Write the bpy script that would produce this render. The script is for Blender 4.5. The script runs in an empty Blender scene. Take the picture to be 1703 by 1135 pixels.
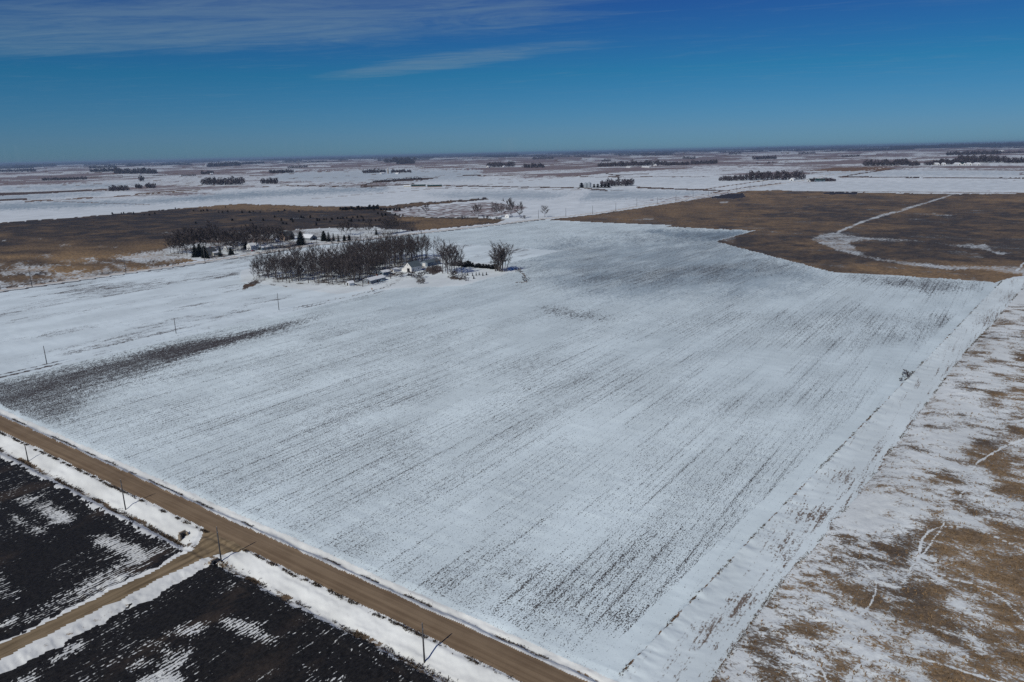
import bpy, bmesh, math, random
import numpy as np
from mathutils import Matrix, Vector

# ------------------------------------------------------------------ camera, sky, sun, exposure
scn = bpy.context.scene
col = scn.collection
R = math.radians
CAM_H, FPX, CX, CY = 100.0, 1190.0, 851.5, 567.5          # metres; photograph is 1703 x 1135
YAW, PITCH, ROLL = R(35.4), R(14.733), R(1.21)
cam_d = bpy.data.cameras.new('camera'); cam = bpy.data.objects.new('camera', cam_d); col.objects.link(cam)
cam_d.sensor_width = 36.0; cam_d.lens = 36.0 * FPX / 1703.0
cam_d.clip_start = 1.0; cam_d.clip_end = 200000.0
CM = Matrix.Rotation(YAW, 3, 'Z') @ Matrix.Rotation(R(90) - PITCH, 3, 'X') @ Matrix.Rotation(-ROLL, 3, 'Z')
cam.matrix_world = Matrix.Translation((0, 0, CAM_H)) @ CM.to_4x4()
scn.camera = cam
CMN = np.array(CM)

SUN_EL = R(42.0)                                           # light travels towards +Y, shadows of the poles too
sun_d = bpy.data.lights.new('sun', 'SUN'); sun = bpy.data.objects.new('sun', sun_d); col.objects.link(sun)
sun_d.energy = 3.1; sun_d.angle = R(0.53); sun_d.color = (1.0, 0.965, 0.89)
sun.rotation_euler = (R(90) - SUN_EL, 0, R(-1.0)); sun.location = (0, -400, 400)

scn.view_settings.view_transform = 'Standard'; scn.view_settings.look = 'None'
scn.view_settings.exposure = 0.0; scn.view_settings.gamma = 1.0
scn.cycles.max_bounces = 4; scn.cycles.diffuse_bounces = 2; scn.cycles.glossy_bounces = 1
scn.cycles.transmission_bounces = 2; scn.cycles.volume_bounces = 0
scn.cycles.use_adaptive_sampling = False; scn.cycles.use_denoising = False


class NT:                                                  # small node-tree writer
    def __init__(s, tree): s.t = tree; s.t.nodes.clear()
    def n(s, kind, **kw):
        nd = s.t.nodes.new(kind)
        for k, v in kw.items(): setattr(nd, k, v)
        return nd
    def l(s, a, b): s.t.links.new(a, b)
    def put(s, sock, v):
        if hasattr(v, 'is_linked'): s.l(v, sock)
        else: sock.default_value = v
    def math(s, op, a, b=None, c=None, clamp=False):
        nd = s.n('ShaderNodeMath', operation=op, use_clamp=clamp)
        for i, v in enumerate((a, b, c)):
            if v is not None: s.put(nd.inputs[i], v)
        return nd.outputs[0]
    def mix(s, f, a, b, mode='MIX'):
        nd = s.n('ShaderNodeMix', data_type='RGBA', blend_type=mode)
        s.put(nd.inputs[0], f)
        for i, v in ((6, a), (7, b)):
            if isinstance(v, tuple) and len(v) == 3: v = v + (1.0,)
            s.put(nd.inputs[i], v)
        return nd.outputs[2]
    def remap(s, v, a, b, c=0.0, d=1.0, smooth=True):
        nd = s.n('ShaderNodeMapRange', interpolation_type='SMOOTHSTEP' if smooth else 'LINEAR')
        for i, q in enumerate((v, a, b, c, d)): s.put(nd.inputs[i], q)
        return nd.outputs[0]
    def scale(s, vec, xyz, off=(0, 0, 0)):
        nd = s.n('ShaderNodeVectorMath', operation='MULTIPLY_ADD')
        s.put(nd.inputs[0], vec); nd.inputs[1].default_value = xyz; nd.inputs[2].default_value = off
        return nd.outputs[0]
    def noise(s, vec, scale=1.0, detail=3.0, rough=0.55, dist=0.0):
        nd = s.n('ShaderNodeTexNoise'); s.put(nd.inputs['Vector'], vec)
        nd.inputs['Scale'].default_value = scale; nd.inputs['Detail'].default_value = detail
        nd.inputs['Roughness'].default_value = rough; nd.inputs['Distortion'].default_value = dist
        return nd.outputs[0]


world = bpy.data.worlds.new('World'); scn.world = world; world.use_nodes = True
w = NT(world.node_tree)
sky = w.n('ShaderNodeTexSky', sky_type='NISHITA')
sky.sun_disc = False; sky.sun_elevation = SUN_EL; sky.sun_rotation = R(180)
sky.altitude = 300; sky.air_density = 1.0; sky.dust_density = 0.15; sky.ozone_density = 3.0
dirv = w.n('ShaderNodeTexCoord').outputs['Generated']
sep = w.n('ShaderNodeSeparateXYZ'); w.l(dirv, sep.inputs[0])
zc = w.math('MAXIMUM', sep.outputs[2], 0.02)
px_ = w.math('DIVIDE', sep.outputs[0], zc); py_ = w.math('DIVIDE', sep.outputs[1], zc)
cmb = w.n('ShaderNodeCombineXYZ'); w.l(px_, cmb.inputs[0]); w.l(py_, cmb.inputs[1])
# cirrus: two drawn-out sheets in the sky plane, and a little elsewhere, broken by wind streaks
def sheet(cx, cy, ang, ru, rv):
    q = w.scale(cmb.outputs[0], (1, 1, 0), (-cx, -cy, 0))
    rt = w.n('ShaderNodeVectorRotate', rotation_type='Z_AXIS'); w.l(q, rt.inputs[0]); rt.inputs['Angle'].default_value = R(-ang)
    s_ = w.n('ShaderNodeSeparateXYZ'); w.l(rt.outputs[0], s_.inputs[0])
    a_ = w.math('POWER', w.math('ABSOLUTE', w.math('DIVIDE', s_.outputs[0], ru)), 2.0); b_ = w.math('POWER', w.math('ABSOLUTE', w.math('DIVIDE', s_.outputs[1], rv)), 2.0)
    return w.remap(w.math('ADD', a_, b_), 1.0, 0.0), rt.outputs[0]
m1, q1 = sheet(-5.5, 3.5, 24, 4.2, 1.7); m2, q2 = sheet(-5.6, 6.6, -8, 2.8, 0.75)
stk = w.noise(w.scale(q1, (0.62, 1.7, 1), (3.1, 1.7, 0)), 1.0, 8.0, 0.66, 1.6)
fine = w.noise(w.scale(q1, (2.0, 5.0, 1)), 1.0, 6.0, 0.7, 1.2)
big = w.noise(w.scale(cmb.outputs[0], (0.22, 0.22, 1), (0.62, 5.3, 0)), 1.0, 2.0)
cl = w.math('ADD', w.math('MULTIPLY', stk, 0.7), w.math('MULTIPLY', fine, 0.3))
base_c = w.math('MULTIPLY', w.remap(big, 0.55, 0.8), 0.16)
cov = w.math('ADD', w.math('MAXIMUM', w.math('MAXIMUM', w.math('MULTIPLY', m1, 0.62), w.math('MULTIPLY', m2, 0.56)), base_c), w.math('MULTIPLY', w.math('SUBTRACT', cl, 0.5), 1.9))
cmask = w.remap(cov, -0.04, 1.0, 0.0, 0.54)
ramp = w.n('ShaderNodeValToRGB'); w.l(w.math('MULTIPLY', sep.outputs[2], 4.0), ramp.inputs[0])   # deep polarised blue, paler towards the horizon
els = ramp.color_ramp.elements
els[0].position = 0.0; els[0].color = (0.19, 0.41, 0.77, 1); els[1].position = 0.80; els[1].color = (0.094, 0.262, 0.64, 1)
for p_, c_ in ((0.10, (0.185, 0.40, 0.745, 1)), (0.40, (0.080, 0.385, 0.64, 1))):
    e_ = els.new(p_); e_.color = c_
tint = w.mix(1.0, sky.outputs[0], ramp.outputs[0], 'MULTIPLY')
skyc = w.mix(cmask, tint, (2.3, 3.7, 4.9))
bg = w.n('ShaderNodeBackground'); w.l(skyc, bg.inputs[0]); bg.inputs[1].default_value = 0.07
wo = w.n('ShaderNodeOutputWorld'); w.l(bg.outputs[0], wo.inputs[0])

# ------------------------------------------------------------------ numbers: noise, terrain height, survey of the photograph
random.seed(7)
rng = np.random.default_rng(11)


def vnoise(x, y, seed=0):
    x = np.asarray(x, float); y = np.asarray(y, float)
    xi = np.floor(x).astype(np.int64); yi = np.floor(y).astype(np.int64)
    fx = x - xi; fy = y - yi; fx = fx * fx * (3 - 2 * fx); fy = fy * fy * (3 - 2 * fy)
    def h(a, b):
        n = (a * 374761393 + b * 668265263 + seed * 974634777) & 0xFFFFFFFF
        n = ((n ^ (n >> 13)) * 1274126177) & 0xFFFFFFFF
        n = ((n ^ (n >> 16)) * 2246822519) & 0xFFFFFFFF
        return ((n ^ (n >> 15)) & 0xFFFFFF) / float(0xFFFFFF)
    a = h(xi, yi); b = h(xi + 1, yi); c = h(xi, yi + 1); d = h(xi + 1, yi + 1)
    return (a + (b - a) * fx) * (1 - fy) + (c + (d - c) * fx) * fy


def fbm(x, y, o=3, seed=0):
    s = 0; a = 0.5; t = 0
    for i in range(o):
        s = s + a * vnoise(x * 2 ** i, y * 2 ** i, seed + i); t += a; a *= 0.5
    return s / t


def sst(a, b, v):
    t = np.clip((v - a) / (b - a), 0, 1); return t * t * (3 - 2 * t)


ROAD_Y = 99.7                                              # centre line of the gravel road
FR_X = -164.3                                              # centre line of the dirt field road
EDGE_Y = [60, 108, 195.6, 335.5, 634.3, 700]; EDGE_X = [-57.0, -53.1, -45.5, -32.8, -6.2, -1.0]
LINE_Y = [60, 117, 153, 191, 230, 290, 327, 415, 485, 558, 700]; LINE_X = [-41, -37.7, -36.5, -31.7, -28.2, -23.8, -20.7, -13.5, -5.5, 1.3, 16]


def edge_x(y): return np.interp(y, EDGE_Y, EDGE_X)
def line_x(y): return np.interp(y, LINE_Y, LINE_X)


def height(x, y):
    x = np.asarray(x, float); y = np.asarray(y, float)
    r = np.hypot(x, y)
    h = (fbm(x / 240, y / 240, 2, 3) - 0.5) * 2.2 * sst(170, 420, r)
    h = h + (fbm(x / 1300 + 7.3, y / 1300, 3, 9) - 0.5) * 34.0 * sst(1100, 4200, r)
    dy = y - ROAD_Y
    crown = 0.55 - 0.012 * dy * dy
    near = np.interp(dy, [-15, -12.6, -10.2, -9.2, -4.6, -3.4], [0, 0.15, -1.15, -1.2, 0.45, 0.42])
    far_ = np.interp(dy, [3.4, 4.2, 6.0, 7.2, 9.5], [0.42, 0.5, -0.55, -0.25, 0.0])
    rd = np.where(dy < -3.4, near, np.where(dy > 3.4, far_, crown))
    dx = np.abs(x - FR_X)
    wd = 3.0 + np.clip(y - 87, 0, 12) ** 1.5 * 0.30
    fr = np.where((y < ROAD_Y), np.interp(dx - wd, [0, 1.2, 3.2, 6.0], [0.35, 0.42, 0.0, -1.3]), -9)
    rd = np.maximum(rd, fr)
    nearw = 1 - sst(500, 800, r)
    h = h + rd * nearw
    # wind-shaped drifts on the verges and in the swale by the east edge
    vb = sst(-15, -12, dy) * (1 - sst(-4.2, -3.4, dy)) + sst(3.4, 4.2, dy) * (1 - sst(7, 9, dy))
    sb = sst(3.2, 4.2, dx) * (1 - sst(7, 9.5, dx)) * (y < 92)
    drift = 0.6 * fbm(x / 3.1, y / 1.5, 3, 21) + 0.4 * fbm(x / 9.0, y / 1.1, 2, 22) - 0.5
    h = h + drift * 0.95 * np.clip(vb + sb, 0, 1) * nearw
    ex = edge_x(y); e = x - ex
    strip = sst(-1.2, 0.6, e) * (1 - sst(14, 20, e)) * (y > 100) * (y < 650)
    rip = fbm(x / 5.5 + y / 18.0, y / 2.6 - x / 14.0, 3, 33) - 0.5
    h = h + strip * (rip * 1.1 * np.exp(-np.clip(e, 0, 99) / 5.0) - 0.5 * sst(0, 7, e) + 0.35 * np.exp(-(e / 1.6) ** 2))
    h = h + (fbm(x / 9, y / 3.2, 2, 41) - 0.5) * 0.22 * nearw * (dy > 9.5) * (e < 0)
    pw = (dy < -15) * (np.abs(x - FR_X) > 8) * nearw
    h = h + pw * ((fbm(x / 0.9, y / 1.6, 2, 47) - 0.5) * 0.30 + (fbm(x / 12, y / 12, 2, 48) - .5) * .5)
    rt = sst(0, 6, x - line_x(y)) * nearw * (y > 90)
    h = h + rt * ((fbm(x / 2.4, y / 2.0, 3, 51) - 0.5) * 0.5 + (fbm(x / 40, y / 40, 2, 52) - 0.5) * 1.6)
    return h


def S(x, y, z):                                            # where a place is seen in the photograph (survey coordinates)
    v = np.stack([np.asarray(x, float), np.asarray(y, float), np.asarray(z, float) - CAM_H], -1) @ CMN
    d = np.maximum(-v[..., 2], 1e-3)
    return CX + FPX * v[..., 0] / d, CY - FPX * v[..., 1] / d


def P(px, py):                                             # the ground point that the photograph shows there
    v = CMN @ np.array([px - CX, CY - py, -FPX])
    if v[2] > -0.3: v[2] = -0.3
    z = 0.0
    for _ in range(10):
        t = (CAM_H - z) / -v[2]
        z = 0.5 * z + 0.5 * float(height(v[0] * t, v[1] * t))
    x, y = v[0] * t, v[1] * t
    return Vector((x, y, float(height(x, y))))


def PV(px, py):
    v = np.stack([px - CX, CY - py, np.full(len(px), -FPX)], -1) @ CMN.T
    v[:, 2] = np.minimum(v[:, 2], -0.3); z = np.zeros(len(px))
    for _ in range(12):
        t = (CAM_H - z) / -v[:, 2]; z = 0.5 * z + 0.5 * height(v[:, 0] * t, v[:, 1] * t)
    return v[:, 0] * t, v[:, 1] * t, height(v[:, 0] * t, v[:, 1] * t)


def mpp(p): return math.sqrt(p.x ** 2 + p.y ** 2 + (CAM_H - p.z) ** 2) / FPX * 1.02   # metres per photograph pixel at p


def inside(px, py, poly):
    out = np.zeros(px.shape, bool)
    P_ = np.array(poly, float)
    bb = (px > P_[:, 0].min()) & (px < P_[:, 0].max()) & (py > P_[:, 1].min()) & (py < P_[:, 1].max())
    idx = np.nonzero(bb)[0]
    if len(idx) == 0: return out
    x = px[idx]; y = py[idx]; c = np.zeros(len(idx), bool)
    for i in range(len(P_)):
        x0, y0 = P_[i - 1]; x1, y1 = P_[i]
        if y0 == y1: continue
        c ^= ((y0 > y) != (y1 > y)) & (x < (x1 - x0) * (y - y0) / (y1 - y0) + x0)
    out[idx] = c
    return out


def strip_poly(pts, wd):                                   # polyline with a width (one number, or one per point)
    if not isinstance(wd, (list, tuple)): wd = [wd] * len(pts)
    up = [(x, y - q / 2) for (x, y), q in zip(pts, wd)]; lo = [(x, y + q / 2) for (x, y), q in zip(pts, wd)]
    return up + lo[::-1]


def Zf(sc, ox, oy, pts): return [(ox + x / sc, oy + y / sc) for x, y in pts]


# regions, read off the photograph
WET = [(860, 371), (895, 367), (1000, 372), (1255, 384), (1190, 402), (1385, 453), (1560, 463), (1655, 470), (1690, 460), (1780, 452), (1900, 440),
       (1900, 321), (1703, 322), (1585, 323), (1400, 320), (1300, 317), (1240, 318), (1170, 330), (1080, 344), (990, 357)]
PASTURE = [(-300, 398), (0, 371), (150, 360), (300, 347), (400, 339), (440, 341), (560, 344), (640, 343), (700, 337), (808, 330), (812, 332), (705, 342), (640, 351),
           (668, 360), (720, 362), (790, 362), (838, 366), (830, 371), (760, 378), (690, 384), (640, 381), (560, 379), (510, 381), (440, 386), (360, 396), (300, 404), (270, 424), (330, 433), (208, 454),
           (100, 468), (0, 481), (-300, 530)]
FARM2 = [(270, 424), (300, 404), (360, 396), (440, 386), (510, 381), (560, 379), (640, 381), (690, 384), (640, 392), (560, 402), (510, 408), (420, 421), (340, 433)]
LEFT_SNOW_DARK = Zf(3.96, 0, 460, [(0, 700), (560, 580), (900, 510), (1500, 390), (1690, 350), (1400, 450), (1000, 640), (700, 720), (560, 800), (500, 960), (300, 960), (100, 880), (-300, 930), (-300, 760)])
LEFT_CORE = Zf(3.96, 0, 460, [(-300, 770), (0, 705), (560, 590), (900, 520), (1400, 420), (1350, 460), (950, 590), (560, 690), (350, 770), (100, 850), (-300, 900)])
SOIL = [  # (polygon, soil share, edge raggedness in survey units)
    (LEFT_SNOW_DARK, 0.60, 12), (LEFT_CORE, 0.74, 6), (Zf(3.96, 0, 460, [(900, 515), (1500, 395), (1950, 290), (2200, 235), (2000, 310), (1500, 450), (1100, 560)]), 0.80, 3), ([(870, 402), (1190, 383), (1330, 448), (1210, 478), (960, 478), (880, 450)], 0.46, 14),
    (Zf(2.838, 400, 800, [(480, 260), (640, 300), (840, 420), (1000, 500), (900, 470), (700, 400), (520, 310)]), 0.46, 12),
    (Zf(2.838, 400, 800, [(920, 440), (1010, 500), (960, 510), (930, 480)]), 0.55, 8),
    (Zf(2.838, 400, 800, [(1240, 380), (1400, 370), (1600, 520), (1703, 620), (1600, 660), (1380, 590), (1270, 460)]), 0.48, 14),
    (Zf(2.4225, 1000, 700, [(-120, 560), (60, 500), (250, 420), (480, 430), (380, 560), (290, 700), (160, 860), (20, 850), (-100, 700)]), 0.46, 16),
    (Zf(2.4225, 1000, 700, [(30, 780), (140, 740), (160, 830), (60, 850)]), 0.62, 6),
    (Zf(2.838, 600, 440, [(830, 190), (900, 205), (1000, 225), (1160, 245), (1150, 262), (1000, 245), (920, 235), (850, 205)]), 0.80, 5),
    (Zf(2.838, 600, 440, [(1000, 215), (1180, 245), (1330, 265), (1460, 285), (1703, 310), (1640, 340), (1400, 300), (1200, 270), (1000, 245)]), 0.42, 8),
    ([(1180, 523), (1400, 512), (1590, 520), (1575, 545), (1480, 575), (1390, 585), (1250, 575), (1150, 560), (1120, 540)], 0.47, 6),
    ([(1540, 527), (1595, 522), (1590, 540), (1555, 545)], 0.6, 5),
    ([(960, 452), (1150, 440), (1300, 438), (1330, 448), (1200, 460), (1060, 472), (960, 468)], 0.56, 6),
    ([(900, 430), (1080, 418), (1240, 416), (1300, 428), (1150, 436), (980, 446), (880, 446)], 0.42, 8),
    ([(900, 395), (1000, 384), (1180, 386), (1190, 400), (1040, 408), (900, 412)], 0.36, 6),
    ([(1060, 380), (1250, 385), (1190, 401), (1160, 397)], 0.52, 5),
    ([(1390, 456), (1640, 471), (1625, 480), (1560, 488), (1500, 478), (1430, 466)], 0.68, 5),
    ([(1618, 500), (1646, 478), (1652, 480), (1630, 503)], 0.75, 3),
    ([(660, 482), (770, 478), (880, 462), (900, 480), (760, 500), (650, 510)], 0.3, 8),
    ([(700, 560), (900, 555), (1100, 640), (900, 720), (700, 640)], 0.26, 60),
    ([(500, 720), (900, 700), (1300, 660), (1200, 860), (900, 900), (600, 860)], 0.33, 60),
]
SNOW1 = [Zf(2.494, 0, 680, q) for q in ([(80, 365), (165, 360), (305, 445), (295, 515), (180, 440), (85, 405)],
    [(355, 525), (440, 515), (560, 570), (645, 620), (645, 670), (470, 670), (540, 610), (430, 570)], [(-40, 640), (40, 700), (110, 745), (60, 800), (-40, 800)],
    [(120, 500), (200, 500), (290, 565), (200, 560)], [(400, 690), (520, 645), (645, 640), (600, 700), (380, 800), (200, 865), (0, 935), (-40, 940), (-40, 895), (150, 830), (330, 750)],
    [(0, 420), (60, 430), (120, 490), (40, 470)], [(640, 570), (720, 560), (700, 600), (640, 640), (590, 610)], [(500, 560), (560, 570), (640, 640), (560, 650)])]
SNOW2 = [Zf(2.494, 0, 680, q) for q in ([(685, 935), (760, 875), (860, 875), (850, 945), (740, 945)], [(645, 955), (720, 1010), (820, 985), (780, 1055), (700, 1105), (630, 1095), (600, 1060), (680, 1030)],
    [(895, 870), (960, 845), (1080, 915), (1170, 985), (1100, 965), (960, 925)], [(490, 1095), (610, 1025), (640, 1045), (560, 1090)], [(540, 1130), (700, 1075), (770, 1125), (640, 1200), (540, 1180)],
    [(1010, 1125), (1140, 1075), (1190, 1090), (1080, 1140)], [(200, 1040), (330, 960), (360, 975), (230, 1060)], [(60, 1120), (150, 1080), (170, 1130), (60, 1180)])]
SNOW2 += [Zf(2.838, 400, 800, q) for q in ([(-20, 630), (95, 690), (195, 770), (110, 795), (60, 720)], [(270, 850), (365, 900), (300, 910)], [(20, 950), (150, 870), (210, 890), (100, 960)], [(430, 920), (520, 930), (520, 960), (440, 960)])]
WSNOW = [  # snow lying in the wet meadow
    (Zf(3.386, 1200, 220, [(500, 605), (560, 575), (640, 568), (700, 580), (860, 595), (1050, 605), (1200, 620), (1290, 632), (1500, 630), (1490, 648), (1540, 668), (1630, 685), (1560, 692), (1480, 665), (1330, 640), (1180, 620), (1000, 607), (860, 605), (720, 622), (760, 660), (800, 690), (900, 712), (1050, 728), (1250, 748), (1450, 752), (1703, 765), (1760, 800), (1640, 800), (1450, 775), (1250, 775), (1050, 752), (880, 722), (740, 692), (620, 655), (540, 625)]), 0.80, 3),
    (strip_poly(Zf(3.386, 1200, 220, [(650, 565), (780, 510), (900, 470), (1010, 442), (1180, 390), (1320, 345)]), [4, 4, 4, 4.5, 3, 2]), 0.85, 1.0),
    (Zf(3.386, 1200, 220, [(1070, 458), (1180, 458), (1340, 462), (1300, 472), (1140, 468)]), 0.7, 2), (Zf(3.386, 1200, 220, [(1230, 672), (1340, 668), (1460, 690), (1480, 712), (1360, 710), (1320, 690)]), 0.55, 3),
    (strip_poly(Zf(3.386, 1200, 220, [(190, 555), (480, 575)]), 1.6), 0.6, 0.6), (Zf(3.386, 1200, 220, [(0, 590), (90, 590), (70, 630), (0, 612)]), 0.6, 2), (Zf(3.386, 1200, 220, [(470, 365), (550, 366), (540, 374), (480, 374)]), 0.6, 1.5),
    (Zf(3.96, 800, 220, [(1565, 458), (1630, 456), (1620, 470), (1580, 470)]), 0.85, 1.2), (Zf(3.96, 800, 220, [(1060, 568), (1140, 566), (1140, 578), (1070, 578)]), 0.7, 1.2), (Zf(3.386, 1200, 220, [(770, 440), (840, 444), (820, 456), (780, 452)]), 0.45, 2),
    (Zf(3.386, 1200, 220, [(1110, 655), (1200, 652), (1180, 664), (1120, 662)]), 0.5, 2), (Zf(3.386, 1200, 220, [(900, 440), (1010, 430), (1010, 446), (930, 446)]), 0.45, 2), (Zf(3.386, 1200, 220, [(1280, 775), (1460, 790), (1590, 815), (1560, 845), (1480, 830)]), 0.4, 4)]
PSNOW = [(Zf(3.96, 0, 220, q), v, j) for q, v, j in (([(0, 715), (50, 708), (50, 720), (0, 724)], .7, 2), ([(200, 700), (280, 698), (270, 708), (210, 708)], .6, 2), ([(350, 708), (400, 710), (390, 718), (355, 716)], .7, 2),
    ([(390, 740), (480, 738), (460, 752), (400, 756)], .6, 3), ([(260, 805), (350, 800), (330, 815), (270, 815)], .5, 3), ([(0, 890), (150, 868), (300, 880), (400, 895), (330, 920), (120, 945), (0, 960)], .52, 8), ([(540, 830), (640, 822), (650, 845), (560, 850)], .65, 4),
    ([(700, 820), (900, 795), (1060, 775), (1130, 740), (1200, 745), (1180, 800), (1240, 830), (1100, 850), (950, 870), (820, 850)], .62, 6), ([(0, 985), (400, 945), (800, 900), (1250, 850), (1330, 850), (830, 930), (420, 985), (0, 1030)], .45, 5),
    ([(640, 750), (800, 755), (790, 765), (640, 760)], .5, 2), ([(480, 690), (660, 680), (640, 692), (500, 696)], .4, 3), ([(900, 668), (1100, 655), (1300, 660), (1100, 672)], .4, 3), ([(1490, 660), (1660, 655), (1640, 668), (1500, 670)], .7, 2), ([(1280, 680), (1400, 676), (1380, 690)], .45, 3))]
PSNOW += [(Zf(3.96, 400, 220, q), v, j) for q, v, j in (([(920, 520), (1000, 520), (1100, 548), (1300, 560), (1050, 552)], .5, 3), ([(180, 575), (420, 560), (700, 535), (820, 520), (700, 545), (420, 572)], .3, 2), ([(700, 640), (870, 618), (960, 640), (900, 668), (700, 668)], .7, 4))]
FAR = [  # (polygon, soil, grass, tone) on the far fields
    (strip_poly([(-60, 326), (60, 321), (180, 316)], [6, 4, 2]), 0, 1.1, .2), (strip_poly([(-60, 336), (45, 331)], 3), 0, .9, .2), (strip_poly([(40, 336), (200, 327), (330, 318)], 1.5), 0, .7, .6),
    (strip_poly([(225, 323), (335, 315)], 1.8), 0, .8, .5), (strip_poly([(465, 308), (560, 310), (640, 309), (680, 307)], 1.6), 0, .9, .3), (strip_poly([(600, 312), (660, 308), (690, 306)], 1.5), 0, .9, .2), (strip_poly([(735, 309), (850, 311), (965, 313)], 1.6), 0, .95, .3),
    (strip_poly([(600, 309), (625, 303), (704, 298), (730, 296)], [2, 3, 4, 1]), 0, .9, .15), (strip_poly([(1060, 312), (1130, 315), (1215, 318)], [2.5, 2.2, 1.5]), 0, 1.0, .25), (strip_poly([(965, 311), (985, 315), (1010, 317)], 3), 0, .7, .2),
    ([(1345, 284), (1390, 279), (1460, 278), (1495, 281), (1460, 284), (1400, 285)], 0, 1.2, .75), (strip_poly([(1395, 294), (1520, 295.5), (1800, 297)], 1.4), 0, 1.0, .1), (strip_poly([(1400, 294), (1450, 286), (1515, 278)], 1.6), 0, .8, .3),
    ([(1683, 291), (1690, 287), (1760, 285), (1760, 293)], 1.2, 0, 0), (strip_poly([(1255, 275), (1210, 279), (1340, 270)], 1.4), .6, .4, 0), (strip_poly([(1003, 288), (1025, 292), (1080, 289)], 1.3), 0, .9, .2), (strip_poly([(800, 292), (870, 292), (1000, 295), (1180, 294)], 1.1), 0, .7, .4),
    (strip_poly([(0, 300), (60, 302), (140, 298)], 2), .4, .5, .1), (strip_poly([(140, 294), (300, 292)], 1.5), 0, .7, .2), (strip_poly([(770, 292), (800, 292)], 2), 0, .8, .2), (strip_poly([(1300, 305), (1240, 312), (1180, 322)], 1.6), 0, .7, .5),
    ([(640, 351), (700, 343), (815, 336), (880, 345), (840, 360), (730, 362), (670, 360)], .56, 0, 0),
     (strip_poly([(1240, 318), (1703, 321), (1900, 320)], 1.5), 0, .7, .5)]
FARSOFT = [([(-80, 342), (60, 336), (240, 333), (330, 326), (300, 336), (120, 346), (-80, 352)], .55), ([(240, 332), (400, 320), (560, 313), (650, 312), (640, 318), (480, 325), (330, 335)], .58), ([(-80, 330), (100, 322), (180, 318), (170, 324), (0, 333)], .5), ([(0, 312), (150, 306), (260, 306), (180, 313), (0, 318)], .45), ([(700, 322), (860, 318), (960, 322), (900, 332), (760, 330)], .42), ([(985, 316), (1100, 318), (1210, 320), (1080, 330), (960, 334)], .44),
           ([(-80, 352), (120, 347), (330, 336), (500, 328), (640, 322), (640, 338), (430, 338), (300, 345), (150, 357), (-80, 372)], .08), ([(820, 308), (950, 305), (960, 311), (830, 310)], .1), ([(1240, 304), (1340, 304), (1700, 300), (1900, 298), (1900, 318), (1500, 318), (1250, 316)], .14), ([(480, 285), (800, 282), (800, 300), (560, 304), (440, 300)], .34), ([(1060, 296), (1200, 296), (1190, 306), (1060, 306)], .12), ([(740, 300), (960, 300), (950, 306), (760, 306)], .12), ([(1330, 286), (1703, 284), (1703, 292), (1400, 293)], .3)]
GREYZONE = [(870, 402), (1190, 383), (1330, 440), (1400, 460), (1330, 490), (1100, 505), (930, 490), (880, 450)]
DIRT2 = [(Zf(2.4225, 1000, 700, q), v) for q, v in (([(900, 220), (980, 180), (1060, 190), (1000, 260), (930, 250)], .4), ([(780, 360), (900, 330), (920, 380), (870, 420), (800, 420)], .5), ([(660, 520), (800, 430), (860, 420), (760, 560), (700, 570)], .42), ([(510, 710), (600, 680), (620, 720), (540, 800), (500, 790)], .5), ([(370, 830), (500, 760), (520, 800), (440, 940), (380, 900)], .42))]
DIRT2 += [([(1560, 585), (1600, 565), (1615, 575), (1580, 597)], .3), ([(1625, 530), (1660, 510), (1650, 535), (1620, 548)], .45), ([(1660, 500), (1690, 480), (1703, 480), (1680, 505)], .4)]
TRAILS = [strip_poly(Zf(2.4225, 1000, 700, q), wd * 0.6) for q, wd in (([(1703, 75), (1640, 95), (1570, 135), (1510, 170), (1490, 210), (1470, 270), (1440, 310)], 5), ([(1400, 385), (1360, 450), (1310, 520), (1250, 590), (1210, 660)], 4), ([(1240, 410), (1200, 460)], 3))]
TRAILS += [strip_poly([(1703, 438), (1690, 452), (1685, 470), (1680, 484)], 3), strip_poly([(1703, 455), (1695, 470), (1690, 484)], 2.5)]

# ------------------------------------------------------------------ the land: one terrain mesh graded from near to far, cut into its fields and roads
C_GROUND, C_ROAD, C_FROAD, C_PLOW1, C_PLOW2, C_VERGE, C_MAIN, C_WEST, C_STRIP, C_GRASS, C_WET, C_PAST, C_BROAD, C_YARD = range(14)
BRP = [(-300, 535), (0, 484), (53, 476.5), (209, 454.5), (340, 436), (430, 422), (510, 410), (600, 399), (700, 388), (800, 377), (895, 365.5), (941, 360.5), (985, 355.5), (1024, 350.5), (1059, 344), (1093, 339), (1124, 334.5), (1152, 329.5), (1178, 325.5), (1225, 317.5), (1247, 314.5), (1268, 311), (1300, 306), (1330, 302)]
bx_, by_, _ = PV(np.array([float(q[0]) for q in BRP]), np.array([float(q[1]) for q in BRP]))
od = np.argsort(by_); BR_Y = [-600.0] + list(by_[od]) + [6000.0]; BR_X = [float(bx_[od][0])] + list(bx_[od]) + [float(bx_[od][-1])]


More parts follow.
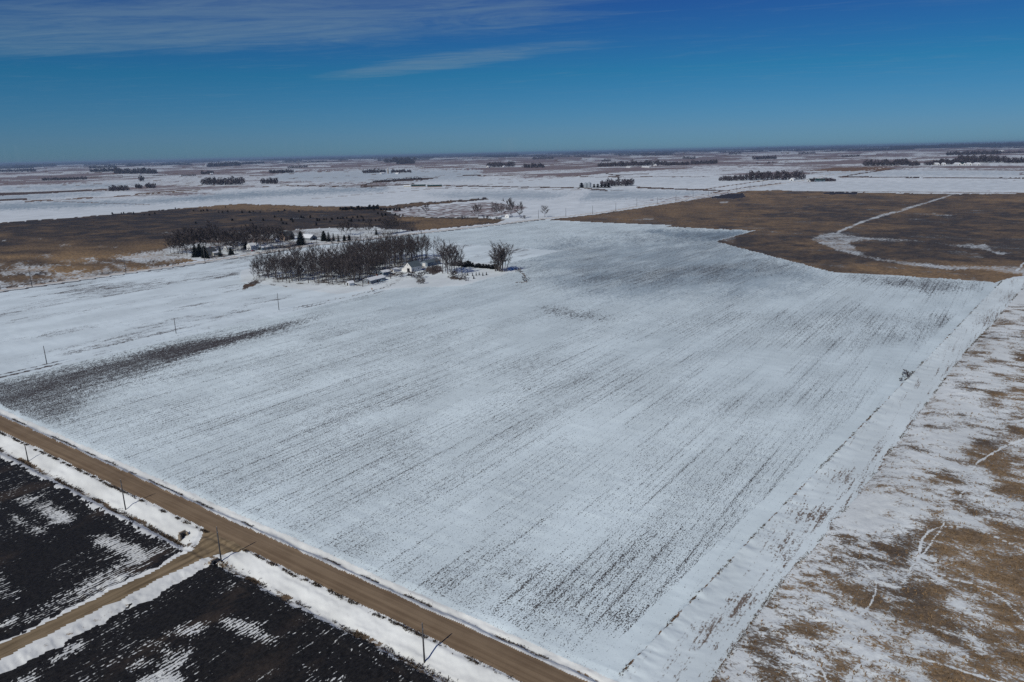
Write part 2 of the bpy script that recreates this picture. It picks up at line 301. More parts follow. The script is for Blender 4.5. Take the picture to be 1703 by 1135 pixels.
def survey(x, y, z):
    """class, soil share, grass share, grass tone, snow share (ploughland) or painted blue-grey tint (elsewhere) at ground points"""
    n = len(x); px, py = S(x, y, z)
    behind = (x * -math.sin(YAW) + y * math.cos(YAW)) < 20
    px = np.where(behind, -9999, px)
    j1 = fbm(x / 6.0, y / 6.0, 3, 61) - 0.5; j2 = fbm(x / 6.0 + 40, y / 6.0, 3, 67) - 0.5
    k1 = vnoise(px / 7.0, py / 3.5, 71) + vnoise(px / 3.0, py / 1.6, 72) - 1.0; k2 = vnoise(px / 7.0 + 50, py / 3.5, 73) + vnoise(px / 3.0, py / 1.6 + 9, 74) - 1.0
    w1 = rng.normal(size=n) * 0.5; w2 = rng.normal(size=n) * 0.5
    r = np.hypot(x, y)
    cls = np.zeros(n, int); soil = np.zeros(n); grass = np.zeros(n); tone = np.full(n, 0.4); snow = np.zeros(n)
    def poly(q, jit=0.0, white=0.0): return inside(px + k1 * jit + w1 * white, py + (k2 * jit + w2 * white) * 0.55, q)
    wn = [rng.normal(size=(2, n)) for _ in range(5)]
    def soft(q, jit, white):                               # 0..1 with a feathered, ragged edge
        bx0 = np.array(q, float); lo = bx0.min(0) - 4 * white - jit; hi = bx0.max(0) + 4 * white + jit
        idx = np.nonzero((px > lo[0]) & (px < hi[0]) & (py > lo[1]) & (py < hi[1]))[0]; out = np.zeros(n)
        if len(idx) == 0: return out
        a = px[idx] + k1[idx] * jit; b = py[idx] + k2[idx] * jit * .55; acc = 0
        for wq in wn: acc = acc + inside(a + wq[0][idx] * white, b + wq[1][idx] * white * .5, q)
        out[idx] = acc / len(wn); return out
    # far fields: quarter sections with their own stubble
    sx = np.floor((x + 668) / 402.0); sy = np.floor((y - 99.7) / 402.0)
    hh = vnoise(sx * 7.31 + 0.5, np.floor(sy / 2) * 3.77 + 0.5, 81); h2 = vnoise(np.floor(sx / 2) * 5.1 + .5, sy * 9.7 + .5, 83)
    farw = sst(1700, 3600, r)
    patch = fbm(x / 420, y / 420, 3, 85)
    band = fbm(x / 1500, y / 260, 3, 86) + fbm(x / 260, y / 1500, 3, 87) - 1.0
    soil = np.clip(0.16 + 0.75 * (hh - 0.5) + 0.55 * (h2 - 0.5) + 1.0 * (patch - 0.5) + 1.5 * band, 0, 0.85) * (0.50 + 0.55 * farw) + farw * 0.40
    tone = 0.35 + 0.3 * h2
    lx = np.abs((x + 668) / 804.0 - np.round((x + 668) / 804.0)) * 804; ly = np.abs((y - 99.7) / 804.0 - np.round((y - 99.7) / 804.0)) * 804
    lane = (np.minimum(lx, ly) < 7 + r * 0.0006) & (r > 1900)
    grass = np.where(lane, 0.55 + 0.3 * patch, 0.0)
    for q, so, gr, to in FAR:
        m = inside(px + k1 * 2.0, py + k2 * 0.35, q)
        soil = np.where(m, so, soil); grass = np.where(m, np.maximum(gr, 0), grass); tone = np.where(m & (gr > 0), to, tone)
    for q, v in FARSOFT: cv_ = soft(q, 3, 5); soil = soil + cv_ * (.10 - soil); snow = np.maximum(snow, cv_ * (v - .05) * 1.25)  # blue-grey of far slopes turned from the sun, painted into the snow colour
    # pasture on the left
    m = poly(PASTURE, 3.0)
    cls[m] = C_PAST
    soil = np.where(m, 0, soil)
    g = 1.15 + 0.5 * (fbm(x / 60, y / 25, 3, 91) - 0.5)
    t = 0.06 + 0.5 * np.clip((fbm(x / 35, y / 35, 3, 92) - 0.54) * 2.4, 0, 1) + 1.0 * sst(388, 430, py) * (px < 330) * vnoise(px / 60, py / 7, 93)
    cv_ = soft([(260, 345), (400, 338), (520, 343), (640, 343), (810, 331), (700, 342), (560, 350), (420, 350)], 4, 4); t = t + cv_ * (0.75 - t)
    cv_ = soft([(700, 384), (680, 376), (720, 364), (840, 366), (760, 378)], 4, 4); t = t + cv_ * (0.62 - t)
    cv_ = soft([(660, 362), (720, 362), (700, 368), (650, 369)], 4, 4); t = t + cv_ * (0.85 - t)
    g = g - 0.75 * sst(405, 465, py) * sst(.35, .75, vnoise(px / 16, py / 3.5, 96) * .6 + .4 * vnoise(px / 4, py / 2, 97))
    grass = np.where(m, g, grass); tone = np.where(m, np.clip(t, 0, 1), tone)
    for q, v, j in PSNOW:
        cv_ = soft(q, j, j * .8 + .8) * m; grass = grass + cv_ * (1.0 - v - grass)
    m = poly(FARM2, 2.0); cls[m] = C_YARD; grass = np.where(m, 0.46 + 0.30 * sst(500, 420, px) * sst(415, 395, py) + 0.6 * (fbm(x / 20, y / 20, 2, 95) - .5), grass); soil = np.where(m, 0.15, soil)
    # wet meadow on the right
    m = poly(WET, 2.0); cls[m] = C_WET
    g = 0.98 + 0.7 * (fbm(x / 40, y / 30, 4, 101) - 0.5) - 0.35 * sst(445, 470, py) * vnoise(px / 9, py / 4, 104)
    t = 0.10 + 0.40 * sst(0.46, 0.72, fbm(x / 70, y / 60, 4, 102)) + 0.9 * (fbm(x / 10, y / 14, 3, 106) - .5) + 0.65 * sst(368, 322, py) * vnoise(px / 40, py / 9, 103) + 0.45 * sst(425, 455, py)
    cv_ = soft([(800, 374), (1000, 357), (1170, 331), (1230, 335), (1200, 362), (1060, 372)], 8, 14); t = t + cv_ * (0.62 + 0.5 * (vnoise(px / 22, py / 5, 105) - .5) - t)
    soil = np.where(m, 0, soil); grass = np.where(m, g, grass); tone = np.where(m, np.clip(t, -0.4, 1), tone)
    for q in ([(1183, 330), (1188, 324), (1235, 321.5), (1242, 328), (1220, 331)], [(1366, 322), (1390, 318), (1426, 319), (1425, 323.5), (1380, 324)]):
        mm = m & poly(q, 1.2); grass = np.where(mm, 0, grass); soil = np.where(mm, 1.4, soil)
    for q, v, j in WSNOW:
        cv_ = soft(q, j, j * .7) * m; grass = grass + cv_ * (1.30 - v - grass)
    # west field between lane and back road
    bx = np.interp(y, BR_Y, BR_X)
    m = (x > bx + 7) & (x < -388) & (y > 104) & (y < 930) & (cls != C_PAST) & (cls != C_YARD)
    cls[m] = C_WEST
    so = 0.18 + 0.9 * (fbm(x / 30, y / 90, 3, 111) - 0.5)
    soil = np.where(m, np.clip(so, 0, .5), soil); grass = np.where(m, 0, grass)
    lane_m = m & (x > -407) & (x < -389) & (y < 372)          # wheel ruts of the farm lane
    rut = ((np.abs(x + 399) < 1.3) | (np.abs(x + 393.6) < 1.3)) & (y < 360)
    soil = np.where(lane_m, np.where(rut, 0.26 + 0.36 * sst(.42, .62, fbm(x * 0, y / 45, 2, 113)), 0.10), soil)
    # main field
    ex = edge_x(y)
    main = (y > 107.2 + j1 * 0.8) & (x < ex + j2 * 1.2) & ((x > -388) | ((y > 640) & (x > bx + 9))) & (y < 918) & (cls != C_WET)
    yard = poly([(610, 484), (665, 480), (765, 476), (876, 447), (700, 425), (560, 405), (500, 408), (400, 452), (400, 470), (480, 480), (560, 490)], 3) & (x > -640)
    main = main & ~yard; cls[main] = C_MAIN
    so = 0.28 + 0.26 * (fbm(x / 30, y / 55, 3, 121) - 0.5) + 0.16 * (vnoise(x / 2.4, y / 30, 123) - 0.5) - 0.07 * sst(250, 330, y)
    soil = np.where(main, so, soil); grass = np.where(main, 0, grass)
    for q, v, j in SOIL:
        cv_ = soft(q, j, j * 2.0) * main; soil = np.maximum(soil, soil + cv_ * (v - 0.06 + 0.8 * (so - 0.3) - soil))
    for q, v, j in ((GREYZONE, .50, 26), ([(960, 455), (1150, 442), (1330, 440), (1330, 452), (1200, 464), (1060, 476), (960, 472)], .62, 10), ([(1050, 382), (1250, 384), (1195, 402), (1150, 400)], .8, 5), ([(640, 482), (770, 478), (880, 462), (900, 500), (760, 520), (600, 520)], .25, 20)):
        cv_ = soft(q, j * .5, j) * main; snow = np.maximum(snow, cv_ * v)
    snow = np.where(main, np.maximum(snow, 0.17 * sst(190, 380, y)), snow)
    hl = main & (y < 109.5 + 3 * j1); soil = np.where(hl, np.minimum(soil, 0.20), soil)
    el = main & (x > ex - 6); soil = np.where(el, np.minimum(soil, 0.10), soil)
    # farmyard by the grove
    cls[yard & (cls != C_ROAD)] = C_YARD
    soil = np.where(yard, 0.08, soil); grass = np.where(yard, 0.10, grass)
    gm = yard & poly([(420, 466), (470, 471), (600, 478), (650, 462), (715, 447), (715, 428), (640, 428), (560, 438), (500, 442), (430, 450)], 3)
    grass = np.where(gm, 0.42 + 0.8 * (fbm(x / 7, y / 7, 2, 131) - .5), grass); tone = np.where(yard, 0.15, tone)  # dark cover under the grove: leaf litter with the trees' shade painted in
    for q, v in (([(402, 480), (408, 472), (425, 466), (436, 470), (420, 477), (404, 483)], .95), ([(447, 471), (462, 473), (460, 476), (448, 474)], .8), ([(468, 474), (478, 475), (474, 478)], .8), ([(706, 452), (712, 443), (730, 441), (738, 450), (722, 458)], .95), ([(742, 458), (775, 462), (770, 467), (750, 466)], .9),
                 ([(686, 458), (700, 458), (708, 468), (700, 474), (690, 466)], .7), (strip_poly([(856, 446), (868, 454), (878, 465)], [2.5, 4, 5]), 1.1), (strip_poly([(858, 470), (878, 469)], 3), .8), (strip_poly([(540, 501), (590, 491), (620, 484), (655, 473), (673, 462)], 1.7), .85), (strip_poly([(640, 474), (668, 464), (682, 459)], 3), .5), (strip_poly([(600, 472), (640, 470), (680, 461)], 4), .4)):
        cv_ = soft(q, 3, 1.6) * (r < 900); grass = grass + cv_ * (v * .8 - grass); tone = tone + cv_ * (.12 - tone)
    # east border strip, then rough grass
    m = (x >= ex + j2 * 1.2) & (y > 100) & (y < 660) & (cls != C_WET); cls[m] = C_STRIP
    soil = np.where(m, 0.22 + 0.3 * (fbm(x / 3, y / 20, 2, 141) - .5) + 0.16 * sst(6, 12, x - ex) * (np.abs(((x - ex) / 2.4) % 1 - .5) < .2), soil); grass = np.where(m, 0.06, grass)
    for q, v in DIRT2: cv_ = soft(q, 8, 10) * m; soil = soil + cv_ * (v + .06 - soil)
    lx_ = line_x(y) + (fbm(y / 14.0, y * 0, 2, 143) - .5) * 1.6
    gmask = m & (x > lx_); cls[gmask] = C_GRASS
    u = x - lx_
    prof = np.interp(u, [0, 4, 15, 24, 34, 60], [0.38, 0.37, 0.41, 0.50, 0.63, 0.74])
    g = prof + 1.05 * (fbm(x / 9, y / 9, 4, 145) - 0.5) + 0.75 * (fbm(x / 4.5, y / 1.9, 3, 146) - .5) - 0.30 * sst(480, 640, y)
    grass = np.where(gmask, g, grass); soil = np.where(gmask, 0.0, soil)
    tone = np.where(gmask, np.clip(0.15 + 0.5 * sst(10, 40, u) * 1.1 + 1.8 * (fbm(x / 16, y / 16, 3, 147) - .5), 0, 1), tone)
    trl = gmask & (u > 9) & ((np.abs(fbm(x / 38, y / 38, 2, 190) - .5) < .0022 + .003 * vnoise(x / 6, y / 6, 192)) | (np.abs(fbm(x / 55 + 9, y / 55, 2, 194) - .5) < .0022)); grass = np.where(trl, np.minimum(grass, 0.22), grass)
    for q in TRAILS: grass = np.where((gmask | (cls == C_WET)) & poly(q, 2.0), 0.0, grass)
    grass = np.where(m & (np.abs(x - lx_) < 0.10 + 0.25 * vnoise(y / 3.0, y * 0, 149)), 0.46, grass)
    grass = np.where((np.abs(x - ex) < 0.12 + 0.3 * vnoise(y / 4.0, y * 0, 151)) & (y > 109) & (y < 640), 0.5, grass)
    # near road and its verges, ploughed land
    dy = y - ROAD_Y; nearx = (x > -700) & (r < 1200)
    dx = np.abs(x - FR_X); wd = 3.0 + np.clip(y - 87, 0, 12) ** 1.5 * 0.30
    vr = nearx & (dy > -18) & (dy <= 7.5 + j1 * 0.8) & (cls != C_MAIN); cls[vr] = C_VERGE
    soil = np.where(vr, 0.03, soil); grass = np.where(vr, 0.05, grass); tone = np.where(vr, 0.35, tone)
    grass = np.where(vr & (np.abs(dy - 5.8 - j2) < 0.30), 0.38, grass)
    dline = -10.2 + (fbm(x / 14, x * 0, 3, 161) - .5) * 2.2
    grass = np.where(vr & (np.abs(dy - dline) < 0.9), 0.62 + 0.8 * j1, grass)
    grass = np.where(vr & (dy < -9) & (dy > -13.5) & (x > -156) & (x < -95), 0.30 + 1.8 * j1 + 0.25 * vnoise(x / 9, y / 2, 163), grass)
    lim = np.where(x < FR_X, -13.6, -11.4)
    pl = nearx & (dy < lim + 3.4 * j1 + 2.0 * (vnoise(x / 1.1, y / 1.1, 165) - .5) + 1.4 * w1 * .4) & (y > -400) & (dx > np.where(x < FR_X, 4.5, 7.5) + 4.0 * j2 + 2.0 * (vnoise(x / 1.0, y / 2.2, 166) - .5))
    cls[pl & (x < FR_X)] = C_PLOW1; cls[pl & (x > FR_X)] = C_PLOW2
    stripm = nearx & (dy < -11) & (~pl) & (dx < 14); cls[stripm] = C_VERGE; soil = np.where(stripm, 0.04, soil); grass = np.where(stripm, 0.08, grass)
    grass = np.where(stripm & (np.abs(dx - 5.6) < 0.5), 0.3, grass)
    sn = 0.10 + 0.9 * (fbm(x / 9, y / 14, 3, 171) - 0.5)
    soil = np.where(pl, 1, soil); grass = np.where(pl, 0, grass); snow = np.where(pl, np.clip(sn, 0, 0.25), snow)
    for q in SNOW1 + SNOW2: cv_ = soft(q, 12, 7) * pl; snow = snow + cv_ * (0.50 + 1.0 * (sn - .1) - snow)
    snow = np.where(pl & (dy > lim - 4), np.maximum(snow, 0.22), snow)
    # road surfaces
    rdw = 3.55 + 0.55 * (fbm(x / 5, x * 0, 3, 181) - .5) + 0.5 * j1
    rd = nearx & (np.abs(dy) < rdw); cls[rd] = C_ROAD
    fr = nearx & (y < ROAD_Y - 2) & (y > -400) & (dx < wd - 0.3 + 0.9 * j1 + (fbm(y / 6, y * 0, 3, 183) - .5) * 1.6) & ~rd; cls[fr] = C_FROAD
    br = (np.abs(x - bx) < 4.2) & (y > -400) & (y < 6000); cls[br] = C_BROAD
    bd = (np.abs(x - bx - 6.9) < 2.6) & (y < 940) & (y > 100); soil = np.where(bd, 0.95 + 0.9 * (fbm(y / 30, y * 0, 2, 185) - .5), soil); cls[bd & ((cls == C_GROUND) | (cls == C_PAST))] = C_WEST; grass = np.where(bd, 0, grass)
    bv = (np.abs(x - bx + 6) < 2.5) & (y < 980) & (y > 100); grass = np.where(bv, 0.5, grass); tone = np.where(bv, .6, tone)
    for a in (soil, grass, snow): np.clip(a, 0, 1.4, out=a)
    return cls, soil, grass, tone, snow


# grid: bearings across, distances graded towards the horizon
y0_ = FPX * math.tan(R(0.127) - PITCH)
ys = np.concatenate([np.arange(y0_, -175, 0.95), np.arange(-175, 40, 1.1), np.arange(40, 600, 1.75), np.arange(600, FPX * math.tan(R(57) - PITCH), 3.2)])
dist = CAM_H / np.tan(np.arctan(ys / FPX) + PITCH)
brg = np.linspace(R(-49), R(49), 1040)
D, B = np.meshgrid(dist, brg, indexing='ij')
gx = (D * np.sin(B - YAW)).ravel(); gy = (D * np.cos(B - YAW)).ravel(); gz = height(gx, gy)
nr, nc = D.shape
ii = np.arange((nr - 1) * nc).reshape(nr - 1, nc)[:, :-1].ravel()
quads = np.stack([ii, ii + 1, ii + 1 + nc, ii + nc], -1)[:, ::-1]
# the rest of the land all round, coarser
d2 = np.concatenate([[2.0], np.geomspace(12, 46000, 46)]); b2 = np.linspace(R(49), R(311), 90)
D2, B2 = np.meshgrid(d2, b2, indexing='ij'); b3 = np.linspace(R(-49), R(49), 40); D3, B3 = np.meshgrid(np.linspace(2, dist[-1], 12), b3, indexing='ij')
ex_v, ex_f = [], []
base = len(gx)
for DD, BB in ((D2, B2), (D3, B3)):
    x_ = (DD * np.sin(BB - YAW)).ravel(); y_ = (DD * np.cos(BB - YAW)).ravel()
    a, b = DD.shape; k = np.arange((a - 1) * b).reshape(a - 1, b)[:, :-1].ravel()
    ex_f.append(np.stack([k, k + 1, k + 1 + b, k + b], -1) + base); ex_v.append((x_, y_)); base += len(x_)
gx = np.concatenate([gx] + [v[0] for v in ex_v]); gy = np.concatenate([gy] + [v[1] for v in ex_v]); gz = height(gx, gy)
quads = np.concatenate([quads] + ex_f)
CLS, SOILA, GRASSA, TONEA, SNOWA = survey(gx, gy, gz)
fc = CLS[quads[:, 0]]


def sRGB(r, g, b): return tuple(((c / 255) / 12.92 if c / 255 <= 0.04045 else ((c / 255 + 0.055) / 1.055) ** 2.4) for c in (r, g, b))


def principled(t, colr, rough=0.8, bump=None, spec=0.2):
    b = t.n('ShaderNodeBsdfPrincipled'); t.put(b.inputs['Base Color'], colr if hasattr(colr, 'is_linked') else tuple(colr) + (1,))
    t.put(b.inputs['Roughness'], rough); b.inputs['Specular IOR Level'].default_value = spec
    if bump is not None: t.l(bump, b.inputs['Normal'])
    o = t.n('ShaderNodeOutputMaterial'); t.l(b.outputs[0], o.inputs[0]); return b


SNOWC = (0.665, 0.765, 0.785)


def land_mat(name, snow=SNOWC, soilc=(0.035, 0.032, 0.034), gA=(0.060, 0.045, 0.035), gB=(0.235, 0.140, 0.070), row=(1.6, 0.16), mode='snow', fine=1.0, gs=1.0, bump=0.25, period=0.0, gst=(1.0, 1.0), gsoft=0.05):
    m = bpy.data.materials.new(name); m.use_nodes = True; t = NT(m.node_tree)
    pos = t.n('ShaderNodeNewGeometry').outputs['Position']
    def at(a): nd = t.n('ShaderNodeAttribute', attribute_name=a); return nd.outputs['Fac']
    soil, grass, tone, snw = at('soil'), at('grass'), at('tone'), at('snow')
    streak = t.noise(t.scale(pos, (row[0], row[1], 1)), 1.0, 3.0, 0.6)
    speck = t.noise(t.scale(pos, (2.1 * fine, 1.0 * fine, 1)), 1.0, 2.0, 0.6)
    wide = t.noise(t.scale(pos, (0.05, 0.02, 0.05)), 1.0, 2.0)
    line = t.noise(t.scale(pos, (row[0] * .45, row[1] * .06, 1), (11, 4, 0)), 1.0, 2.0, 0.5)
    sn = t.math('ADD', t.math('ADD', t.math('MULTIPLY', streak, 0.36), t.math('MULTIPLY', speck, 0.42)), t.math('MULTIPLY', line, 0.22))
    if period:                                             # planter rows: every few rows stands proud of the snow
        sx_ = t.n('ShaderNodeSeparateXYZ'); t.l(pos, sx_.inputs[0])
        wob = t.noise(t.scale(pos, (0.02, 0.004, 0)), 1.0, 2.0)
        ph = t.math('MULTIPLY', t.math('ADD', sx_.outputs[0], t.math('MULTIPLY', wob, 5.0)), 2 * math.pi / period)
        lw = t.math('POWER', t.math('MULTIPLY_ADD', t.math('COSINE', ph), 0.5, 0.5), 4.0)
        lw2 = t.math('POWER', t.math('MULTIPLY_ADD', t.math('COSINE', t.math('MULTIPLY', ph, 0.3333)), 0.5, 0.5), 6.0)
        sn = t.math('ADD', t.math('ADD', t.math('MULTIPLY', streak, 0.34), t.math('MULTIPLY', speck, 0.655)), t.math('MULTIPLY', t.math('ADD', t.math('MULTIPLY', lw, 0.050), t.math('MULTIPLY', lw2, 0.030)), t.remap(t.noise(t.scale(pos, (0.08, 0.025, 0), (3, 8, 0)), 1.0, 3.0), 0.25, 0.65)))
    def cover(nz, share, soft):
        th = t.math('MULTIPLY_ADD', share, -0.40, 0.70)
        return t.remap(t.math('SUBTRACT', nz, th), -soft, soft)
    snowc = t.mix(t.remap(wide, 0.35, 0.65), tuple(c * 0.90 for c in snow), tuple(min(c * 1.05, .95) for c in snow))
    if mode != 'plow':
        thin = t.math('MULTIPLY', t.math('MULTIPLY', snw, 1.35), t.remap(t.noise(t.scale(pos, (0.03, 0.012, 0), (7, 2, 0)), 1.0, 5.0, 0.65), 0.25, 0.62, 0.45, 1.1))
        snowc = t.mix(thin, snowc, (0.235, 0.305, 0.355))  # blue-grey of thin snow, and the painted shade of far slopes
    gn1 = t.noise(t.scale(pos, (0.9 * gs * gst[0], 0.7 * gs * gst[1], .8)), 1.0, 5.0, 0.68, 0.4); gn2 = t.noise(t.scale(pos, (0.09 * gs, 0.12 * gs, .1)), 1.0, 3.0, 0.6)
    gn = t.math('ADD', t.math('MULTIPLY', gn1, 0.7), t.math('MULTIPLY', gn2, 0.3))
    gtone = t.math('ADD', tone, t.math('MULTIPLY', t.math('SUBTRACT', gn2, 0.5), 1.0))
    gcol = t.mix(t.remap(gtone, 0.0, 1.0, smooth=False), gA, gB)
    gcol = t.mix(1.0, gcol, t.mix(t.remap(gn1, 0.3, 0.72), (0.42, 0.42, 0.42), (1.42, 1.42, 1.42)), 'MULTIPLY')
    if mode == 'plow':
        rows = t.n('ShaderNodeTexWave', wave_type='BANDS', bands_direction='X'); t.l(pos, rows.inputs['Vector'])
        rows.inputs['Scale'].default_value = 0.33; rows.inputs['Distortion'].default_value = 3.5; rows.inputs['Detail'].default_value = 2.0; rows.inputs['Detail Scale'].default_value = 0.6
        pn = t.math('ADD', t.math('MULTIPLY', sn, 0.91), t.math('MULTIPLY', rows.outputs['Fac'], 0.09))
        ms = cover(pn, snw, 0.035)
        clod = t.noise(t.scale(pos, (1.4, 0.9, 1)), 1.0, 4.0, 0.7)
        sc = t.mix(t.remap(clod, 0.3, 0.7), tuple(c * 0.55 for c in soilc), tuple(c * 1.6 for c in soilc))
        brown = t.noise(t.scale(pos, (0.06, 0.022, 1)), 1.0, 3.0)
        sc = t.mix(t.remap(brown, 0.55, 0.7, 0, 0.6), sc, (0.06, 0.045, 0.034))
        base = t.mix(ms, sc, snowc); hsrc = t.math('ADD', clod, t.math('MULTIPLY', rows.outputs['Fac'], 0.5))
    else:
        base = t.mix(cover(sn, soil, 0.06), snowc, soilc); hsrc = t.noise(t.scale(pos, (0.8, 0.35, 1)), 1.0, 4.0, 0.6)
    base = t.mix(cover(gn, grass, gsoft), base, gcol)
    bp = t.n('ShaderNodeBump'); bp.inputs['Strength'].default_value = bump; bp.inputs['Distance'].default_value = 0.35; t.l(hsrc, bp.inputs['Height'])
    principled(t, base, 0.72, bp.outputs[0], 0.15)
    return m


def road_mat(name, axis, c1, c2, snowy=0.0, centre=0.0):
    m = bpy.data.materials.new(name); m.use_nodes = True; t = NT(m.node_tree)
    pos = t.n('ShaderNodeNewGeometry').outputs['Position']
    sc = (0.02, 0.9, 1) if axis == 'x' else (0.9, 0.02, 1)
    track = t.noise(t.scale(pos, sc), 1.0, 3.0, 0.6); patch = t.noise(t.scale(pos, (0.12, 0.12, .1)), 1.0, 3.0); grit = t.noise(t.scale(pos, (5, 5, 5)), 1.0, 3.0, 0.7)
    c = t.mix(t.remap(t.math('ADD', t.math('MULTIPLY', track, 0.65), t.math('MULTIPLY', patch, 0.35)), 0.36, 0.64), c1, c2)
    sp_ = t.n('ShaderNodeSeparateXYZ'); t.l(pos, sp_.inputs[0])
    off = t.math('SUBTRACT', sp_.outputs[1] if axis == 'x' else sp_.outputs[0], centre)
    off = t.math('ADD', off, t.math('MULTIPLY', t.math('SUBTRACT', t.noise(t.scale(pos, (0.05, 0.05, 0)), 1.0, 2.0), 0.5), 1.2))
    rut = t.math('POWER', t.math('MULTIPLY_ADD', t.math('COSINE', t.math('MULTIPLY', off, 2 * math.pi / 1.75)), 0.5, 0.5), 2.0)
    c = t.mix(t.math('MULTIPLY', rut, 0.20), c, tuple(q * 1.28 for q in c2))
    c = t.mix(1.0, c, t.mix(grit, (0.75, 0.75, 0.75), (1.25, 1.25, 1.25)), 'MULTIPLY')
    if snowy: c = t.mix(t.remap(t.math('ADD', t.math('MULTIPLY', track, .6), t.math('MULTIPLY', patch, .4)), 0.52, 0.6, 0, snowy), c, SNOWC)
    bp = t.n('ShaderNodeBump'); bp.inputs['Strength'].default_value = 0.3; bp.inputs['Distance'].default_value = 0.08; t.l(grit, bp.inputs['Height'])
    principled(t, c, 0.85, bp.outputs[0], 0.1); return m


BANK = (0.72, 0.74, 0.71)
LAND = {
    C_GROUND: ('ground', land_mat('far_fields_snow_stubble', snow=(0.63, 0.685, 0.71), soilc=(0.205, 0.165, 0.158), row=(0.06, 0.025), fine=0.06, gs=0.25)),
    C_ROAD: ('gravel_road', road_mat('brown_gravel', 'x', (0.155, 0.109, 0.068), (0.235, 0.172, 0.110), 0.0, 99.7)),
    C_FROAD: ('field_road', road_mat('packed_dirt', 'y', (0.115, 0.086, 0.050), (0.25, 0.190, 0.116), 0.0, -164.3)),
    C_PLOW1: ('plowed_field', land_mat('black_plowed_soil', snow=BANK, soilc=(0.0150, 0.0142, 0.0138), mode='plow', row=(1.3, 0.22), bump=0.9)),
    C_PLOW2: ('plowed_field', None),
    C_VERGE: ('snow_verge', land_mat('drifted_snow', snow=BANK, gA=(0.07, 0.055, 0.04), gB=(0.24, 0.17, 0.10), bump=0.35)),
    C_MAIN: ('snow_field', land_mat('thin_snow_over_rows', row=(2.6, 0.30), fine=1.7, period=2.3, soilc=(0.058, 0.052, 0.050))),
    C_WEST: ('snow_field', land_mat('thin_snow_west', snow=(0.635, 0.725, 0.755), row=(0.25, 0.10), soilc=(0.09, 0.078, 0.072))),
    C_STRIP: ('field_border', land_mat('border_snow', snow=(0.635, 0.715, 0.73), soilc=(0.16, 0.125, 0.10), row=(1.6, 0.06))),
    C_GRASS: ('grassland', land_mat('rough_grass_in_snow', snow=(0.645, 0.69, 0.69), gA=(0.110, 0.085, 0.062), gB=(0.240, 0.170, 0.100), bump=0.7, gs=1.5, gst=(0.8, 1.7), gsoft=0.08)),
    C_WET: ('meadow', land_mat('dead_meadow_grass', snow=(0.55, 0.60, 0.62), gA=(0.066, 0.056, 0.047), gB=(0.245, 0.165, 0.088), gs=0.35, gst=(1.0, 2.2), gsoft=0.10)),
    C_PAST: ('pasture', land_mat('dead_pasture_grass', snow=(0.56, 0.60, 0.61), gA=(0.044, 0.038, 0.033), gB=(0.27, 0.180, 0.090), gs=0.3, gst=(1.0, 2.2), gsoft=0.10)),
    C_BROAD: ('county_road', road_mat('snowy_county_road', 'y', (0.40, 0.37, 0.33), (0.55, 0.53, 0.49), 0.3)),
    C_YARD: ('farmyard', land_mat('trodden_snow', snow=(0.66, 0.72, 0.73), gA=(0.05, 0.04, 0.034), gB=(0.15, 0.10, 0.06), soilc=(0.07, 0.06, 0.055), row=(.3, .3), gs=0.8, gsoft=0.08)),
}
LAND[C_PLOW2] = ('plowed_field', LAND[C_PLOW1][1])
LANDLABEL = {C_GROUND: 'snow dusted farm fields reaching to the horizon', C_ROAD: 'brown gravel road running past the snowy field', C_FROAD: 'dirt field road branching off the gravel road',
             C_PLOW1: 'black plowed field with snow patches left of the dirt field road', C_PLOW2: 'black plowed field with snow patches in the bottom corner', C_VERGE: 'white drifted snow bank along the gravel road',
             C_MAIN: 'large field under thin snow with dark crop rows', C_WEST: 'smooth snow field between the farm lane and the far road', C_STRIP: 'drifted snow strip along the right edge of the big field',
             C_GRASS: 'rough brown grass half under snow at the right', C_WET: 'dark brown meadow with a winding snow track', C_PAST: 'brown hill pasture dotted with cedars', C_BROAD: 'pale snowy road beyond the grove', C_YARD: 'trodden snow of the farmyards'}


def np_mesh(name, v, f, mats, attrs=None, smooth=True):
    me = bpy.data.meshes.new(name)
    v = np.ascontiguousarray(v, np.float32); f = np.ascontiguousarray(f, np.int32); k = f.shape[1]
    me.vertices.add(len(v)); me.vertices.foreach_set('co', v.ravel())
    me.loops.add(f.size); me.loops.foreach_set('vertex_index', f.ravel())
    me.polygons.add(len(f)); me.polygons.foreach_set('loop_start', np.arange(0, f.size, k, dtype=np.int32))
    me.update(calc_edges=True)
    if smooth: me.polygons.foreach_set('use_smooth', np.ones(len(f), bool))
    for a, val in (attrs or {}).items():
        at = me.attributes.new(a, 'FLOAT', 'POINT'); at.data.foreach_set('value', np.ascontiguousarray(val, np.float32))
    for m in (mats if isinstance(mats, (list, tuple)) else [mats]): me.materials.append(m)
    return me


def link(name, me, parent=None, loc=None, rz=0.0):
    o = bpy.data.objects.new(name, me); col.objects.link(o)
    if parent is not None: o.parent = parent
    if loc is not None: o.location = loc
    if rz: o.rotation_euler = (0, 0, rz)
    return o


def tag(o, label=None, cat=None, group=None, kind=None):
    if label: o['label'] = label
    if cat: o['category'] = cat
    if group: o['group'] = group
    if kind: o['kind'] = kind
    return o


V = np.stack([gx, gy, gz], -1)
for c, (nm, mt) in LAND.items():
    q = quads[fc == c]
    if len(q) == 0: continue
    u, inv = np.unique(q.ravel(), return_inverse=True)
    me = np_mesh(nm, V[u], inv.reshape(q.shape), mt, {'soil': SOILA[u], 'grass': GRASSA[u], 'tone': TONEA[u], 'snow': SNOWA[u]})
    tag(link(nm, me), LANDLABEL[c], 'field' if 'field' in nm else nm.split('_')[-1], None, 'structure')

